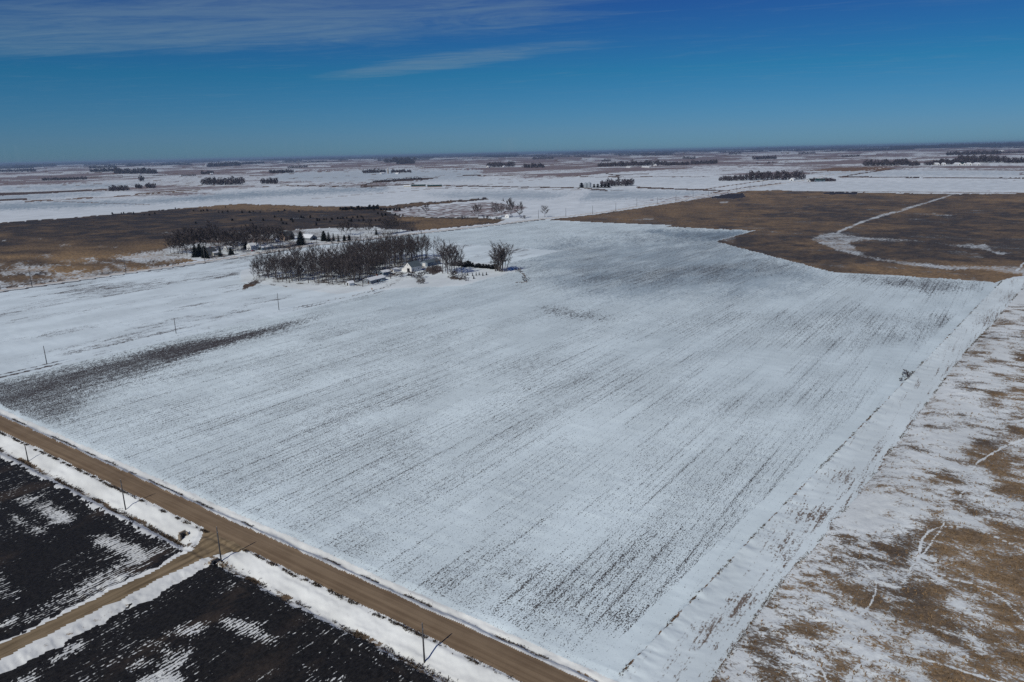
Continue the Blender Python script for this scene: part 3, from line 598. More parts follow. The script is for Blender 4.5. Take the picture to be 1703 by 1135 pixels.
# haze: one closed box of thin even air round everything
zlo = float(gz.min()) - 1.5; zhi = 128.0; hb = 46500.0
hv = [(x, y, z) for z in (zlo, zhi) for x, y in ((-hb, -hb), (hb, -hb), (hb, hb), (-hb, hb))]
hm = bpy.data.materials.new('thin_haze'); hm.use_nodes = True; t = NT(hm.node_tree)
pv = t.n('ShaderNodeVolumePrincipled'); pv.inputs['Color'].default_value = (0.50, 0.70, 0.95, 1); pv.inputs['Density'].default_value = 4.0e-5; pv.inputs['Anisotropy'].default_value = 0.2
o_ = t.n('ShaderNodeOutputMaterial'); t.l(pv.outputs[0], o_.inputs['Volume'])
hz = link('haze', np_mesh('haze', hv, [(3, 2, 1, 0), (4, 5, 6, 7), (0, 1, 5, 4), (1, 2, 6, 5), (2, 3, 7, 6), (3, 0, 4, 7)], hm, smooth=False)); tag(hz, 'thin pale haze over the far fields', 'haze', None, 'stuff')

# ------------------------------------------------------------------ small builders
class MB:                                                  # collects faces, links them as one mesh object
    def __init__(s): s.v = []; s.f = []
    def quad(s, *p): n = len(s.v); s.v += [tuple(q) for q in p]; s.f.append(tuple(range(n, n + len(p))))
    def box(s, x0, x1, y0, y1, z0, z1):
        n = len(s.v); s.v += [(x, y, z) for z in (z0, z1) for x, y in ((x0, y0), (x1, y0), (x1, y1), (x0, y1))]
        s.f += [tuple(n + i for i in q) for q in ((3, 2, 1, 0), (4, 5, 6, 7), (0, 1, 5, 4), (1, 2, 6, 5), (2, 3, 7, 6), (3, 0, 4, 7))]
    def tube(s, pts, rad, sides=6, cap=True):
        pts = [Vector(p) for p in pts]; n0 = len(s.v)
        for i, p in enumerate(pts):
            d = (pts[min(i + 1, len(pts) - 1)] - pts[max(i - 1, 0)]).normalized()
            a = d.orthogonal().normalized(); b = d.cross(a)
            for k in range(sides):
                an = 2 * math.pi * k / sides; s.v.append(tuple(p + (a * math.cos(an) + b * math.sin(an)) * rad[i]))
        for i in range(len(pts) - 1):
            for k in range(sides):
                a = n0 + i * sides + k; b = n0 + i * sides + (k + 1) % sides; s.f.append((a, b, b + sides, a + sides))
        if cap: s.f.append(tuple(n0 + (len(pts) - 1) * sides + k for k in range(sides))); s.f.append(tuple(n0 + sides - 1 - k for k in range(sides)))
    def lathe(s, prof, sides=16, c=(0, 0, 0)):
        n0 = len(s.v)
        for r_, z in prof:
            for k in range(sides): an = 2 * math.pi * k / sides; s.v.append((c[0] + r_ * math.cos(an), c[1] + r_ * math.sin(an), c[2] + z))
        for i in range(len(prof) - 1):
            for k in range(sides): a = n0 + i * sides + k; b = n0 + i * sides + (k + 1) % sides; s.f.append((a, b, b + sides, a + sides))
        s.f.append(tuple(n0 + (len(prof) - 1) * sides + k for k in range(sides)))
    def prism(s, prof, y0, y1):                            # profile in x,z pushed along y
        n = len(s.v); k = len(prof); s.v += [(x, y0, z) for x, z in prof] + [(x, y1, z) for x, z in prof]
        s.f.append(tuple(range(n, n + k))); s.f.append(tuple(range(n + 2 * k - 1, n + k - 1, -1)))
        for i in range(k): j = (i + 1) % k; s.f.append((n + j, n + i, n + k + i, n + k + j))
    def mesh(s, name, mat, smooth=False):
        me = bpy.data.meshes.new(name); me.from_pydata(s.v, [], s.f); me.validate()
        if smooth: me.polygons.foreach_set('use_smooth', np.ones(len(me.polygons), bool))
        me.materials.append(mat); return me
    def build(s, name, mat, parent=None, loc=None, rz=0.0, smooth=False): return link(name, s.mesh(name, mat, smooth), parent, loc, rz)


def plain(name, c, rough=0.8, var=0.25, scale=1.5, spec=0.2, sc3=(1, 1, 1), metal=0.0):
    m = bpy.data.materials.new(name); m.use_nodes = True; t = NT(m.node_tree)
    pos = t.n('ShaderNodeTexCoord').outputs['Object']
    nz = t.noise(t.scale(pos, tuple(q * scale for q in sc3)), 1.0, 4.0, 0.6)
    b = principled(t, t.mix(t.remap(nz, 0.3, 0.7), tuple(q * (1 - var) for q in c), tuple(min(q * (1 + var), 0.95) for q in c)), rough, None, spec)
    b.inputs['Metallic'].default_value = metal
    return m


M = dict(bark=plain('grey_bark', (0.095, 0.084, 0.080), .9, .35, 1.0, .1, (3, 3, .4)), twig=plain('bare_twigs', (0.074, 0.063, 0.062), .9, .3, .4, .1), needle=plain('dark_needles', (0.020, 0.026, 0.020), .8, .5, .6, .2),
         cedar=plain('cedar_needles', (0.012, 0.012, 0.011), .8, .5, .4, .2), shrub=plain('dry_shrub', (0.095, 0.070, 0.058), .9, .3, 1, .1), pole=plain('weathered_pole_wood', (0.085, 0.083, 0.083), .85, .3, 3, .1, (3, 3, .3)),
         steel=plain('galvanised_steel', (0.42, 0.43, 0.44), .45, .15, 3, .4, metal=.5), porcelain=plain('grey_porcelain', (0.3, 0.3, 0.3), .3, .1, 3, .5), white=plain('white_painted_boards', (0.70, 0.70, 0.68), .6, .07, 1.5, .2, (.3, .3, 4)),
         cream=plain('cream_siding', (0.50, 0.47, 0.37), .65, .1, 1.5, .2, (.3, .3, 4)), grey=plain('grey_siding', (0.20, 0.22, 0.24), .7, .12, 1.5, .2, (.3, .3, 4)), bluegrey=plain('blue_grey_siding', (0.17, 0.215, 0.26), .65, .12, 1.5, .2),
         tan=plain('tan_barn_boards', (0.27, 0.205, 0.165), .8, .2, 1.2, .1, (4, 4, .3)), roofdark=plain('dark_shingles', (0.070, 0.076, 0.080), .75, .25, 2, .2), roofgrey=plain('grey_steel_roof', (0.10, 0.125, 0.135), .5, .15, 1, .3, (4, .2, 1)),
         roofsnow=plain('snow_covered_roof', (0.68, 0.71, 0.73), .7, .06, .8, .2), roofgreen=plain('dark_green_roof', (0.018, 0.046, 0.036), .45, .15, 1, .4, (3, .1, 1)), dark=plain('dark_opening', (0.012, 0.012, 0.013), .9, .2), glass=plain('window_glass', (0.03, 0.04, 0.05), .08, .1, 1, .6),
         brick=plain('red_brick', (0.20, 0.085, 0.06), .85, .2, 4), concrete=plain('weathered_concrete', (0.30, 0.245, 0.18), .9, .25, 2), carblue=plain('dark_blue_paint', (0.018, 0.026, 0.055), .25, .05, 1, .5), carred=plain('dark_red_paint', (0.16, 0.02, 0.02), .25, .05, 1, .5), cargrey=plain('pale_blue_paint', (0.25, 0.33, 0.40), .3, .05, 1, .5),
         tyre=plain('black_rubber', (0.012, 0.012, 0.012), .9, .2), galv=plain('grain_bin_steel', (0.30, 0.34, 0.37), .5, .1, 1, .4, (1, 1, 6)), silo=plain('silo_staves', (0.32, 0.27, 0.21), .8, .15, 1, .2, (1, 1, 6)), wood=plain('far_bare_wood', (0.066, 0.056, 0.062), .95, .3, .05, .1), woodfar=plain('horizon_wood', (0.045, 0.043, 0.052), .95, .3, .01, .1),
         straw=plain('dead_grass_stems', (0.20, 0.135, 0.075), .9, .35, .3, .1), weed=plain('dark_weed_stems', (0.075, 0.058, 0.042), .9, .3, .3, .1), door=plain('brown_door', (0.09, 0.05, 0.03), .6, .15), snowpile=plain('snow_heap', (0.72, 0.75, 0.77), .7, .05))


def empty(name, loc, rz=0.0):
    o = bpy.data.objects.new(name, None); col.objects.link(o); o.location = loc; o.empty_display_size = 0.5
    if rz: o.rotation_euler = (0, 0, rz)
    return o


def dup(root, loc, rz=0.0, sc=(1, 1, 1), label=None, group=None):
    r = root.copy(); col.objects.link(r); r.location = loc; r.rotation_euler = (0, 0, rz); r.scale = sc
    if label: r['label'] = label
    if group: r['group'] = group
    for ch in root.children:
        c = ch.copy(); col.objects.link(c); c.parent = r
        for g in ch.children: d = g.copy(); col.objects.link(d); d.parent = c
    return r


# ------------------------------------------------------------------ buildings
def gable(name, label, cat, loc, w_, l_, eave, ridge, wall, roof, rz=0.0, over=0.35, front=(), side=(), group=None, chimney=False):
    """gable faces local -Y; front/side lists of (part name, centre, bottom, width, height, material)"""
    o = tag(empty(name, loc, rz), label, cat, group)
    b = MB(); hw = w_ / 2
    b.prism([(-hw, -0.6), (hw, -0.6), (hw, eave), (0, ridge), (-hw, eave)], -l_ / 2, l_ / 2); b.build('wall', M[wall], o)
    b = MB(); s_ = (ridge - eave) / hw; t_ = 0.16
    for sg in (-1, 1):
        xo = sg * (hw + over); zo = eave - s_ * over
        b.prism([(0, ridge + 0.02), (0, ridge + 0.02 + t_), (xo, zo + 0.02 + t_), (xo, zo + 0.02)] if sg > 0 else [(xo, zo + 0.02), (xo, zo + 0.02 + t_), (0, ridge + 0.02 + t_), (0, ridge + 0.02)], -l_ / 2 - over, l_ / 2 + over)
    rf = b.build('roof', M[roof], o)
    if chimney: b = MB(); b.box(-0.45, 0.45, -0.45, 0.45, ridge - 1.2, ridge + 1.1); b.build('chimney', M['brick'], rf, (0, l_ * 0.18, 0))
    for nm, cx, z0, ww, hh, mt in front:
        b = MB(); b.box(-ww / 2, ww / 2, -0.06, 0.05, 0, hh); p = b.build(nm, M[mt], o, (cx, -l_ / 2, z0))
        if nm == 'window': b = MB(); b.box(-ww / 2 + .12, ww / 2 - .12, -0.09, -0.05, .12, hh - .12); b.build('pane', M['glass'], p)
    for nm, cy, z0, ww, hh, mt in side:
        b = MB(); b.box(-0.05, 0.06, -ww / 2, ww / 2, 0, hh); p = b.build(nm, M[mt], o, (hw, cy, z0))
        if nm == 'window': b = MB(); b.box(0.05, 0.09, -ww / 2 + .12, ww / 2 - .12, .12, hh - .12); b.build('pane', M['glass'], p)
    return o


def at(px, py, dz=0.0): p = P(px, py); p.z += dz; return p


# the near farm
barn = gable('barn', 'white gabled barn with dark open door and grey roof beside the grove', 'barn', at(687, 451), 8.6, 13.0, 4.6, 8.4, 'white', 'roofgrey', front=(('door', 0.6, 0.0, 3.0, 3.3, 'dark'), ('window', 0.0, 5.6, 1.0, 1.1, 'white')), side=(('window', -3.5, 1.6, 1.0, 1.1, 'white'), ('window', 2.5, 1.6, 1.0, 1.1, 'white')))
b = MB(); b.prism([(-8.0, -0.5), (-4.36, -0.5), (-4.36, 3.6), (-8.0, 2.5)], -6.0, 5.0); lt = b.build('lean_to', M['white'], barn)
b = MB(); b.quad((-8.3, -6.3, 2.5), (-4.36, -6.3, 3.72), (-4.36, 5.3, 3.72), (-8.3, 5.3, 2.5)); b.quad((-8.3, -6.3, 2.62), (-4.36, -6.3, 3.84), (-4.36, 5.3, 3.84), (-8.3, 5.3, 2.62)); b.build('roof', M['roofsnow'], lt)
gable('house', 'long low grey house with snowy roof among the grove trees', 'house', at(623, 469), 8.0, 19.0, 2.7, 4.4, 'grey', 'roofsnow', rz=R(6), chimney=True, front=(('window', -1.5, 0.9, 1.4, 1.2, 'white'), ('door', 1.8, 0, 1.0, 2.1, 'door')), side=[('window', q, 0.9, 1.5, 1.2, 'white') for q in (-7, -3.5, 1.5, 6)] + [('door', -1.0, 0, 1.0, 2.1, 'door')])
sh = gable('shed', 'small white rounded shed with dark door in front of the grove', 'shed', at(583, 475), 3.4, 4.6, 2.2, 3.6, 'white', 'roofsnow', rz=R(-10), front=(('door', -0.3, 0, 1.9, 2.3, 'dark'),))
gable('shed', 'blue grey shed with snow on its roof behind the low house', 'shed', at(640, 457), 6.0, 9.0, 2.6, 4.0, 'bluegrey', 'roofsnow', front=(('door', 0, 0, 2.4, 2.2, 'dark'),), side=(('window', 1.5, 1.0, 1.0, .9, 'white'),))
gable('machine_shed', 'long blue grey machine shed to the right of the white barn', 'shed', at(716, 441), 9.0, 18.0, 3.4, 5.2, 'bluegrey', 'roofgrey', front=(('door', 0, 0, 3.6, 3.0, 'white'),), side=[('window', q, 1.2, 1.2, .9, 'white') for q in (-5, 0, 5)])
gable('shed', 'small white shed with snowy roof at the edge of the grove by the barn', 'shed', at(656, 452), 4.0, 6.0, 2.2, 3.3, 'white', 'roofsnow', front=(('door', 0, 0, 1.4, 2.0, 'door'),))
# the far farm along the road
gable('house', 'cream two gabled house behind the broad dark spruces', 'house', at(349, 425), 8.5, 11.0, 4.6, 8.0, 'cream', 'roofdark', rz=R(4), chimney=True, front=(('window', -2.0, 1.0, 1.2, 1.5, 'white'), ('window', 2.0, 1.0, 1.2, 1.5, 'white'), ('window', 0, 4.6, 1.2, 1.4, 'white')), side=(('window', -2.5, 1.0, 1.2, 1.5, 'white'), ('door', 1.0, 0, 1.1, 2.2, 'white')))
gable('house_wing', 'low cream wing with white gable beside the two gabled house', 'house', at(357, 424.5), 6.0, 7.0, 2.8, 5.0, 'cream', 'roofsnow', rz=R(4), front=(('window', 0, 0.9, 1.6, 1.3, 'white'), ('door', 2.0, 0, 1.0, 2.1, 'white')))
gable('garage', 'small white garage with snowy roof under bare yard trees', 'garage', at(379, 415), 6.0, 7.0, 2.7, 4.3, 'white', 'roofsnow', front=(('door', 0, 0, 3.2, 2.2, 'grey'),))
gable('house', 'white house with snowy roof between bare trees by the road', 'house', at(421, 415), 8.0, 11.0, 4.4, 7.4, 'white', 'roofsnow', chimney=True, front=(('window', -2, 1, 1.2, 1.4, 'white'), ('window', 2, 1, 1.2, 1.4, 'white'), ('door', 0, 0, 1.1, 2.1, 'door')), side=(('window', -2, 1, 1.2, 1.4, 'white'), ('window', 2.5, 1, 1.2, 1.4, 'white')))
gable('machine_shed', 'low blue grey shed with white roof beside the roadside house', 'shed', at(441, 415), 10.0, 15.0, 3.0, 4.4, 'bluegrey', 'roofsnow', front=(('door', 0, 0, 4, 2.6, 'dark'),), side=(('window', -3, 1.2, 1.4, 1, 'white'), ('window', 3, 1.2, 1.4, 1, 'white')))
gable('barn', 'weathered tan barn with steep gable beside the tall cone spruce', 'barn', at(478, 399), 10.0, 15.0, 5.2, 10.4, 'tan', 'roofdark', front=(('door', 0, 0, 3.2, 3.4, 'dark'), ('window', 0, 6.4, 1.2, 1.3, 'dark')), side=(('door', 3, 0, 2.4, 2.4, 'dark'),))
gable('barn', 'low barn with wide white roof right of the cone spruce', 'barn', at(513, 399), 11.0, 20.0, 3.0, 6.6, 'grey', 'roofsnow', rz=R(90), front=(('door', 0, 0, 3.5, 2.8, 'dark'),), side=(('window', -4, 1, 1.4, 1, 'white'), ('window', 4, 1, 1.4, 1, 'white')))
gable('shed', 'little white shed left of the tan barn under a bare tree', 'shed', at(459, 402), 5, 6, 2.6, 4.2, 'white', 'roofsnow', front=(('door', 0, 0, 1.6, 2, 'dark'),))
gable('shed', 'pale shed with snowy roof behind the yard trees left of the white house', 'shed', at(397, 409), 6.5, 9, 3.0, 5.2, 'white', 'roofsnow', front=(('door', 0, 0, 2.4, 2.4, 'dark'),))
gable('house', 'small white house in the tree clump beyond the top of the field', 'house', at(846, 362), 8, 10, 3.2, 5.8, 'white', 'roofsnow', front=(('window', 0, 1, 1.6, 1.4, 'white'),), side=(('door', 0, 0, 1.1, 2.1, 'door'),))
gable('shed', 'low pale shed left of the small house beyond the field', 'shed', at(829, 364), 6, 9, 2.4, 3.8, 'grey', 'roofsnow', front=(('door', 0, 0, 2.2, 2, 'dark'),))


def vehicle(name, label, loc, rz, paint, pickup=False):
    o = tag(empty(name, loc, rz), label, 'car')
    b = MB(); prof = [(-2.25, .38), (2.25, .38), (2.3, .75), (2.1, .95), (1.0, 1.02), (.35, 1.5), (-1.1 if not pickup else -.75, 1.52), (-1.75 if not pickup else -.95, 1.02), (-2.2, .98), (-2.3, .7)]
    b.prism([(x, z) for x, z in prof], -.88, .88); b.build('body', M[paint], o)
    b = MB(); b.prism([(.86, 1.05), (.36, 1.44), (-1.0 if not pickup else -.7, 1.45), (-1.5 if not pickup else -.85, 1.05)], -.90, .90); b.build('window', M['glass'], o)
    for x in (-1.4, 1.4):
        for y in (-.86, .86): b = MB(); b.tube([(x, y - .11, .34), (x, y + .11, .34)], [.34, .34], 12); b.build('wheel', M['tyre'], o)
    return o


vehicle('parked_car', 'dark blue car parked in front of the white barn', at(681, 459), R(20), 'carblue')
vehicle('parked_pickup', 'pale blue pickup parked beside the low grey house', at(636, 468.5), R(70), 'cargrey', True)
vehicle('parked_car', 'dark red car parked by the roadside white house', at(421, 418.5), R(95), 'carred')


def far_barn(label, px, py, w_, l_, eave, ridge, wall, roof, rz=0.0): return gable('farm_building', label, 'barn', at(px, py), w_, l_, eave, ridge, wall, roof, rz, 0.5, front=(('door', 0, 0, w_ * .35, eave * .75, 'dark'),))


def bin_(name, label, px, py, r_, h_, mat, dome=False, group=None):
    o = tag(empty(name, at(px, py)), label, 'silo' if dome else 'grain bin', group)
    b = MB(); prof = []
    for k in range(int(h_ / 1.2)): z = k * 1.2; prof += [(r_, z), (r_ + .06, z + .6)]
    prof += [(r_, h_)]; b.lathe([(r_, -.6)] + prof, 20); b.build('wall', M[mat], o, smooth=True)
    b = MB(); b.lathe([(r_ + .2, 0), (r_ * .92, r_ * .35), (r_ * .7, r_ * .7), (r_ * .4, r_ * .92), (.3, r_)] if dome else [(r_ + .25, -.1), (r_ * .5, r_ * .34), (.5, r_ * .62), (.5, r_ * .7)], 20); b.build('roof', M['steel' if dome else mat], o, (0, 0, h_))
    return o


far_barn('long livestock barn with dark green roof, left of the pair in the far snow', 696, 311, 18, 46, 3.2, 7.0, 'tan', 'roofgreen', R(-50))
far_barn('long livestock barn with dark green roof, right of the pair in the far snow', 723, 311.5, 18, 46, 3.2, 7.0, 'tan', 'roofgreen', R(-50))
far_barn('low pale shed left of the two green roofed barns', 677, 311, 10, 22, 3, 5.5, 'cream', 'roofsnow', R(-50))
bin_('silo', 'taller stone coloured silo in the far farm grove', 645.5, 289, 3.6, 27, 'silo', True)
bin_('silo', 'shorter grey silo beside the taller stone coloured silo', 650, 289, 3.6, 19, 'galv', True)
far_barn('white barn left of the far silos', 636, 290, 14, 30, 5, 10, 'white', 'roofsnow')
far_barn('white shed right of the far silos', 661, 289.5, 12, 24, 4, 7, 'white', 'roofsnow', R(90))
bin_('grain_bin', 'leftmost blue grey grain bin at the end of the far cedar row', 967, 312, 5.0, 8.5, 'galv')
bin_('grain_bin', 'middle blue grey grain bin at the end of the far cedar row', 974, 312.5, 5.6, 11.5, 'galv')
bin_('grain_bin', 'right blue grey grain bin nearest the far cedar row', 980, 312.5, 5.6, 13.0, 'galv')
far_barn('white barn left of the far tree row with bins', 1090, 276.5, 18, 60, 6, 13, 'white', 'roofsnow', R(20))
far_barn('long white shed in front of the widest far grove', 1075, 279, 16, 70, 5, 8, 'white', 'roofsnow', R(60))
far_barn('small white shed left of the widest far grove', 1046, 279.5, 12, 40, 4, 7, 'white', 'roofsnow', R(60))
bin_('grain_bin', 'bright grain bin beside the widest far grove', 1086, 276, 9.0, 16, 'steel')
far_barn('dark green roofed shed right of the large right hand grove', 1353, 302, 14, 30, 4, 8, 'white', 'roofgreen', R(-50))
far_barn('pale green shed at the right end of the large right hand grove', 1363, 302.5, 12, 26, 4, 7.5, 'bluegrey', 'roofgreen', R(-50))
far_barn('white barn at the right end of the large right hand grove', 1318, 300.5, 12, 22, 4, 8, 'white', 'roofsnow')
for i, (px, w_, l_, lb) in enumerate(((1557, 14, 40, 'leftmost white farm building below the far right grove'), (1569, 12, 26, 'second white farm building from the left below the far right grove'), (1592, 16, 46, 'widest white farm building below the far right grove'), (1601, 12, 30, 'pale green roofed building below the far right grove'), (1611, 14, 30, 'tall white building below the far right grove'), (1624, 14, 40, 'rightmost white farm building below the far right grove'))):
    far_barn(lb, px, 275.0, w_, l_, 6, 12, 'white', 'roofgreen' if i == 3 else 'roofsnow', R(30))
far_barn('white barn in the small far farm at the left of centre', 812, 279, 16, 40, 6, 13, 'white', 'roofsnow', R(20))
far_barn('white house in the small far farm at the left of centre', 838, 278.5, 12, 20, 6, 11, 'white', 'roofsnow')
far_barn('white house by the twin far groves at the left', 352, 290.5, 12, 20, 5, 10, 'white', 'roofsnow')
far_barn('white shed under the far wood left of the road', 232, 290.5, 12, 34, 4, 8, 'white', 'roofsnow', R(40))
far_barn('white church like building on the far left skyline', 344, 275, 20, 40, 12, 30, 'white', 'roofsnow')
far_barn('pale far shed alone on the snow right of the silos', 702, 279.5, 14, 50, 4, 8, 'white', 'roofgrey', R(60))
far_barn('white farm building on the far skyline right of centre', 1012, 268, 20, 50, 8, 18, 'white', 'roofsnow', R(30))
far_barn('white elevator building on the middle skyline', 817, 256, 60, 160, 22, 40, 'white', 'roofsnow', R(30))
far_barn('white farm house below the left skyline', 1270, 264, 16, 40, 7, 14, 'white', 'roofsnow')
far_barn('white sheds far off near the right skyline', 1662, 253, 30, 120, 10, 18, 'white', 'roofsnow', R(40))

# ------------------------------------------------------------------ trees
def tube_np(vs, fs, p0, p1, r0, r1, n):
    d = (p1 - p0); L = d.length
    if L < 1e-6: return
    d /= L; a = d.orthogonal().normalized(); c = d.cross(a); k = len(vs)
    for p, r_ in ((p0, r0), (p1, r1)):
        for i in range(n): an = 2 * math.pi * i / n; vs.append(tuple(p + (a * math.cos(an) + c * math.sin(an)) * r_))
    for i in range(n): j = (i + 1) % n; fs.append((k + i, k + j, k + n + j, k + n + i))


def bare_tree(seed, H=16.0, spread=0.36, stems=1, low=0.25, limbs=9, tw=1.0):
    rd = random.Random(seed); tv, tf, cv, cf = [], [], [], []
    def sliver(p, q, w_):
        d = q - p; a = d.orthogonal().normalized(); a.rotate(Matrix.Rotation(rd.uniform(0, 6.28), 3, d.normalized())); n = len(cv)
        cv.extend([tuple(p + a * w_), tuple(p - a * w_), tuple(q)]); cf.append((n, n + 1, n + 2))
    def bend(d, amt): return (d + Vector((rd.uniform(-1, 1), rd.uniform(-1, 1), rd.uniform(-.5, 1))) * amt).normalized()
    for s_ in range(stems):
        an = rd.uniform(0, 6.28); base = Vector((0, 0, -0.4)) + (Vector((math.cos(an), math.sin(an), 0)) * (0 if stems == 1 else rd.uniform(.8, 2.6)))
        lean = Vector((math.cos(an) * (.06 if stems == 1 else .22), math.sin(an) * (.06 if stems == 1 else .22), 1)).normalized()
        pts = [base]; hh = H * (1 if stems == 1 else rd.uniform(.75, 1.0)); nseg = 6
        for i in range(nseg): pts.append(pts[-1] + bend(lean, .10) * (hh / nseg))
        r0 = hh * 0.017; rads = [r0 * (1 - .85 * (i / nseg)) for i in range(nseg + 1)]; rads[0] *= 1.35
        for i in range(nseg): tube_np(tv, tf, pts[i], pts[i + 1], rads[i], rads[i + 1], 6)
        nl = limbs if stems == 1 else max(5, limbs - 3)
        for k in range(nl):
            f = low + (0.97 - low) * (k + rd.random() * .7) / nl; i = min(int(f * nseg), nseg - 1); p = pts[i].lerp(pts[i + 1], f * nseg - i)
            a2 = k * 2.4 + rd.uniform(-.5, .5); up = .55 + .9 * f; d = Vector((math.cos(a2), math.sin(a2), up)).normalized()
            L = hh * spread * (1.15 - .75 * abs(f - .45)) * rd.uniform(.8, 1.15); q = p; rr = r0 * .42 * (1.1 - f * .7); lp = [p]
            for j in range(3):
                d = bend(d, .22); q2 = q + d * L / 3; tube_np(tv, tf, q, q2, rr, rr * .62, 4); rr *= .62; q = q2; lp.append(q)
            for j in range(9):
                g = rd.uniform(.25, 1); jj = min(int(g * 3), 2); s0 = lp[jj].lerp(lp[jj + 1], g * 3 - jj); d2 = bend(d, .9); L2 = L * rd.uniform(.28, .5); s1 = s0 + d2 * L2
                sliver(s0, s1, .095 * tw)
                for m_ in range(7):
                    u0 = s0.lerp(s1, rd.uniform(.2, 1)); d3 = bend(d2, .9); sliver(u0, u0 + d3 * L2 * rd.uniform(.35, .75), .062 * tw)
    return tv, tf, cv, cf


def tree_meshes(seed, **kw):
    tv, tf, cv, cf = bare_tree(seed, **kw)
    a = bpy.data.meshes.new('trunk'); a.from_pydata(tv, [], tf); a.materials.append(M['bark']); a.polygons.foreach_set('use_smooth', np.ones(len(a.polygons), bool))
    c = bpy.data.meshes.new('crown'); c.from_pydata(cv, [], cf); c.materials.append(M['twig'])
    return a, c


TALL = [tree_meshes(100 + i, H=18, spread=.34, low=.32, limbs=10) for i in range(5)]
WIDE = [tree_meshes(200 + i, H=13, spread=.46, low=.2, limbs=12) for i in range(4)]
DENSE = [tree_meshes(250 + i, H=13, spread=.46, low=.2, limbs=12, tw=1.9) for i in range(4)]
MULTI = [tree_meshes(300 + i, H=14, spread=.34, stems=8, low=.25, limbs=10) for i in range(2)]
BUSH = [tree_meshes(400 + i, H=3.2, spread=.45, stems=5, low=.1, limbs=7) for i in range(2)]


def tree(kind, loc, sc, label, group=None, name='bare_tree', cat='tree'):
    a, c = random.choice(kind); o = tag(empty(name, loc, random.uniform(0, 6.28)), label, cat, group)
    o.scale = (sc * random.uniform(.9, 1.1), sc * random.uniform(.9, 1.1), sc * random.uniform(.92, 1.08)); link('trunk', a, o); link('crown', c, o); return o


def conifer_meshes(seed, H=10.0, rad=2.6, cone=1.0, n=900, mat='needle'):
    rd = random.Random(seed); b = MB(); b.tube([(0, 0, -.4), (0, 0, H * .9)], [H * .022, .03], 6); tr = b.mesh('trunk', M['bark'])
    v, f = [], []
    for i in range(n):
        u = rd.random() ** 1.15; z = H * (.04 + .96 * u); R_ = rad * ((1 - u) ** cone) * (.75 + .35 * math.sin(z * 5.1 + seed)) + .12; an = rd.uniform(0, 6.28)
        r0 = R_ * rd.uniform(.25, .7); r1 = R_ * rd.uniform(.8, 1.12); wv = .10 + .16 * R_ * rd.random() + .05; dz = -.10 * R_ + rd.uniform(-.1, .25) * R_
        ca, sa = math.cos(an), math.sin(an); k = len(v)
        v += [(ca * r0 - sa * wv, sa * r0 + ca * wv, z), (ca * r0 + sa * wv, sa * r0 - ca * wv, z), (ca * r1, sa * r1, z + dz)]; f.append((k, k + 1, k + 2))
    me = bpy.data.meshes.new('crown'); me.from_pydata(v, [], f); me.materials.append(M[mat]); return tr, me


SPRUCE = [conifer_meshes(11 + i, 10, 2.7, .58, 1500) for i in range(2)]; CONE = [conifer_meshes(21 + i, 14, 5.0, .40, 4200) for i in range(2)]
ROUND = [conifer_meshes(31 + i, 3.2, 2.1, .32, 900, 'cedar') for i in range(3)]


def conifer(kind, loc, sc, label, group=None, name='spruce_tree'):
    a, c = random.choice(kind); o = tag(empty(name, loc, random.uniform(0, 6.28)), label, 'tree', group)
    o.scale = (sc * random.uniform(.88, 1.14), sc * random.uniform(.88, 1.14), sc * random.uniform(.88, 1.14)); link('trunk', a, o); link('crown', c, o); return o


def fill(poly, n, mind, seed):                             # scatter ground points inside a surveyed outline
    rd = random.Random(seed); pts = [at(*q) for q in poly]; xs = [p.x for p in pts]; ys_ = [p.y for p in pts]; out = []; tries = 0
    while len(out) < n and tries < n * 60:
        tries += 1; x, y = rd.uniform(min(xs), max(xs)), rd.uniform(min(ys_), max(ys_))
        if not inside(np.array([x]), np.array([y]), [(p.x, p.y) for p in pts])[0]: continue
        if any((x - a) ** 2 + (y - c) ** 2 < mind * mind for a, c in out): continue
        out.append((x, y))
    return [Vector((x, y, float(height(x, y)))) for x, y in out]


GL = 'bare grey tree in the dense grove left of the white barn'
for p in fill([(428, 462), (470, 468), (520, 471), (575, 472), (612, 470), (640, 456), (660, 449), (640, 440), (560, 446), (500, 452), (440, 455)], 150, 3.1, 1): tree(random.choice((TALL, TALL, WIDE, DENSE)), p, random.uniform(.72, 1.28), GL, 'dense grove trees')
GB = 'bare grey tree in the belt behind the white barn'
for p in fill([(560, 446), (640, 440), (665, 446), (700, 436), (714, 429), (690, 426), (640, 428), (590, 436)], 95, 3.6, 2): tree(TALL, p, random.uniform(.9, 1.15), GB, 'belt trees behind the barn')
ORD = ['first', 'second', 'third', 'fourth', 'fifth', 'sixth', 'seventh', 'eighth', 'ninth', 'tenth', 'eleventh', 'twelfth']
for k, (px, py) in enumerate(sorted(((461, 466), (482, 471), (493, 468.5), (513, 471), (547, 473), (553, 473), (573, 474), (590, 473), (603, 477), (650, 464), (470, 469), (530, 472)))): tree(TALL, at(px, py), random.uniform(.85, 1.05), f'{ORD[k]} tree from the left on the snowy front edge of the grove', 'front edge trees')
for px, py, s_ in ((423, 463, .95), (431, 464, .9), (441, 463, 1.1), (437, 459, 1.15), (429, 460, 1.0)): tree(WIDE, at(px, py), s_, 'low leaning bare tree at the left end of the grove', 'left end trees')
for px, py, s_ in ((722, 428, .85), (729, 427, .9), (712, 428, .8)): tree(TALL, at(px, py), s_, 'thin lone poplar just right of the belt behind the barn', 'thin poplars')
for px, py, s_ in ((736, 455, 1.5), (745, 456, 1.6), (752, 457, 1.5), (760, 456, 1.45), (768, 455, 1.3), (741, 451, 1.5), (756, 451, 1.5), (749, 453, 1.6)): tree(WIDE, at(px, py), s_, 'broad bare tree in the round clump right of the barn', 'round clump trees')
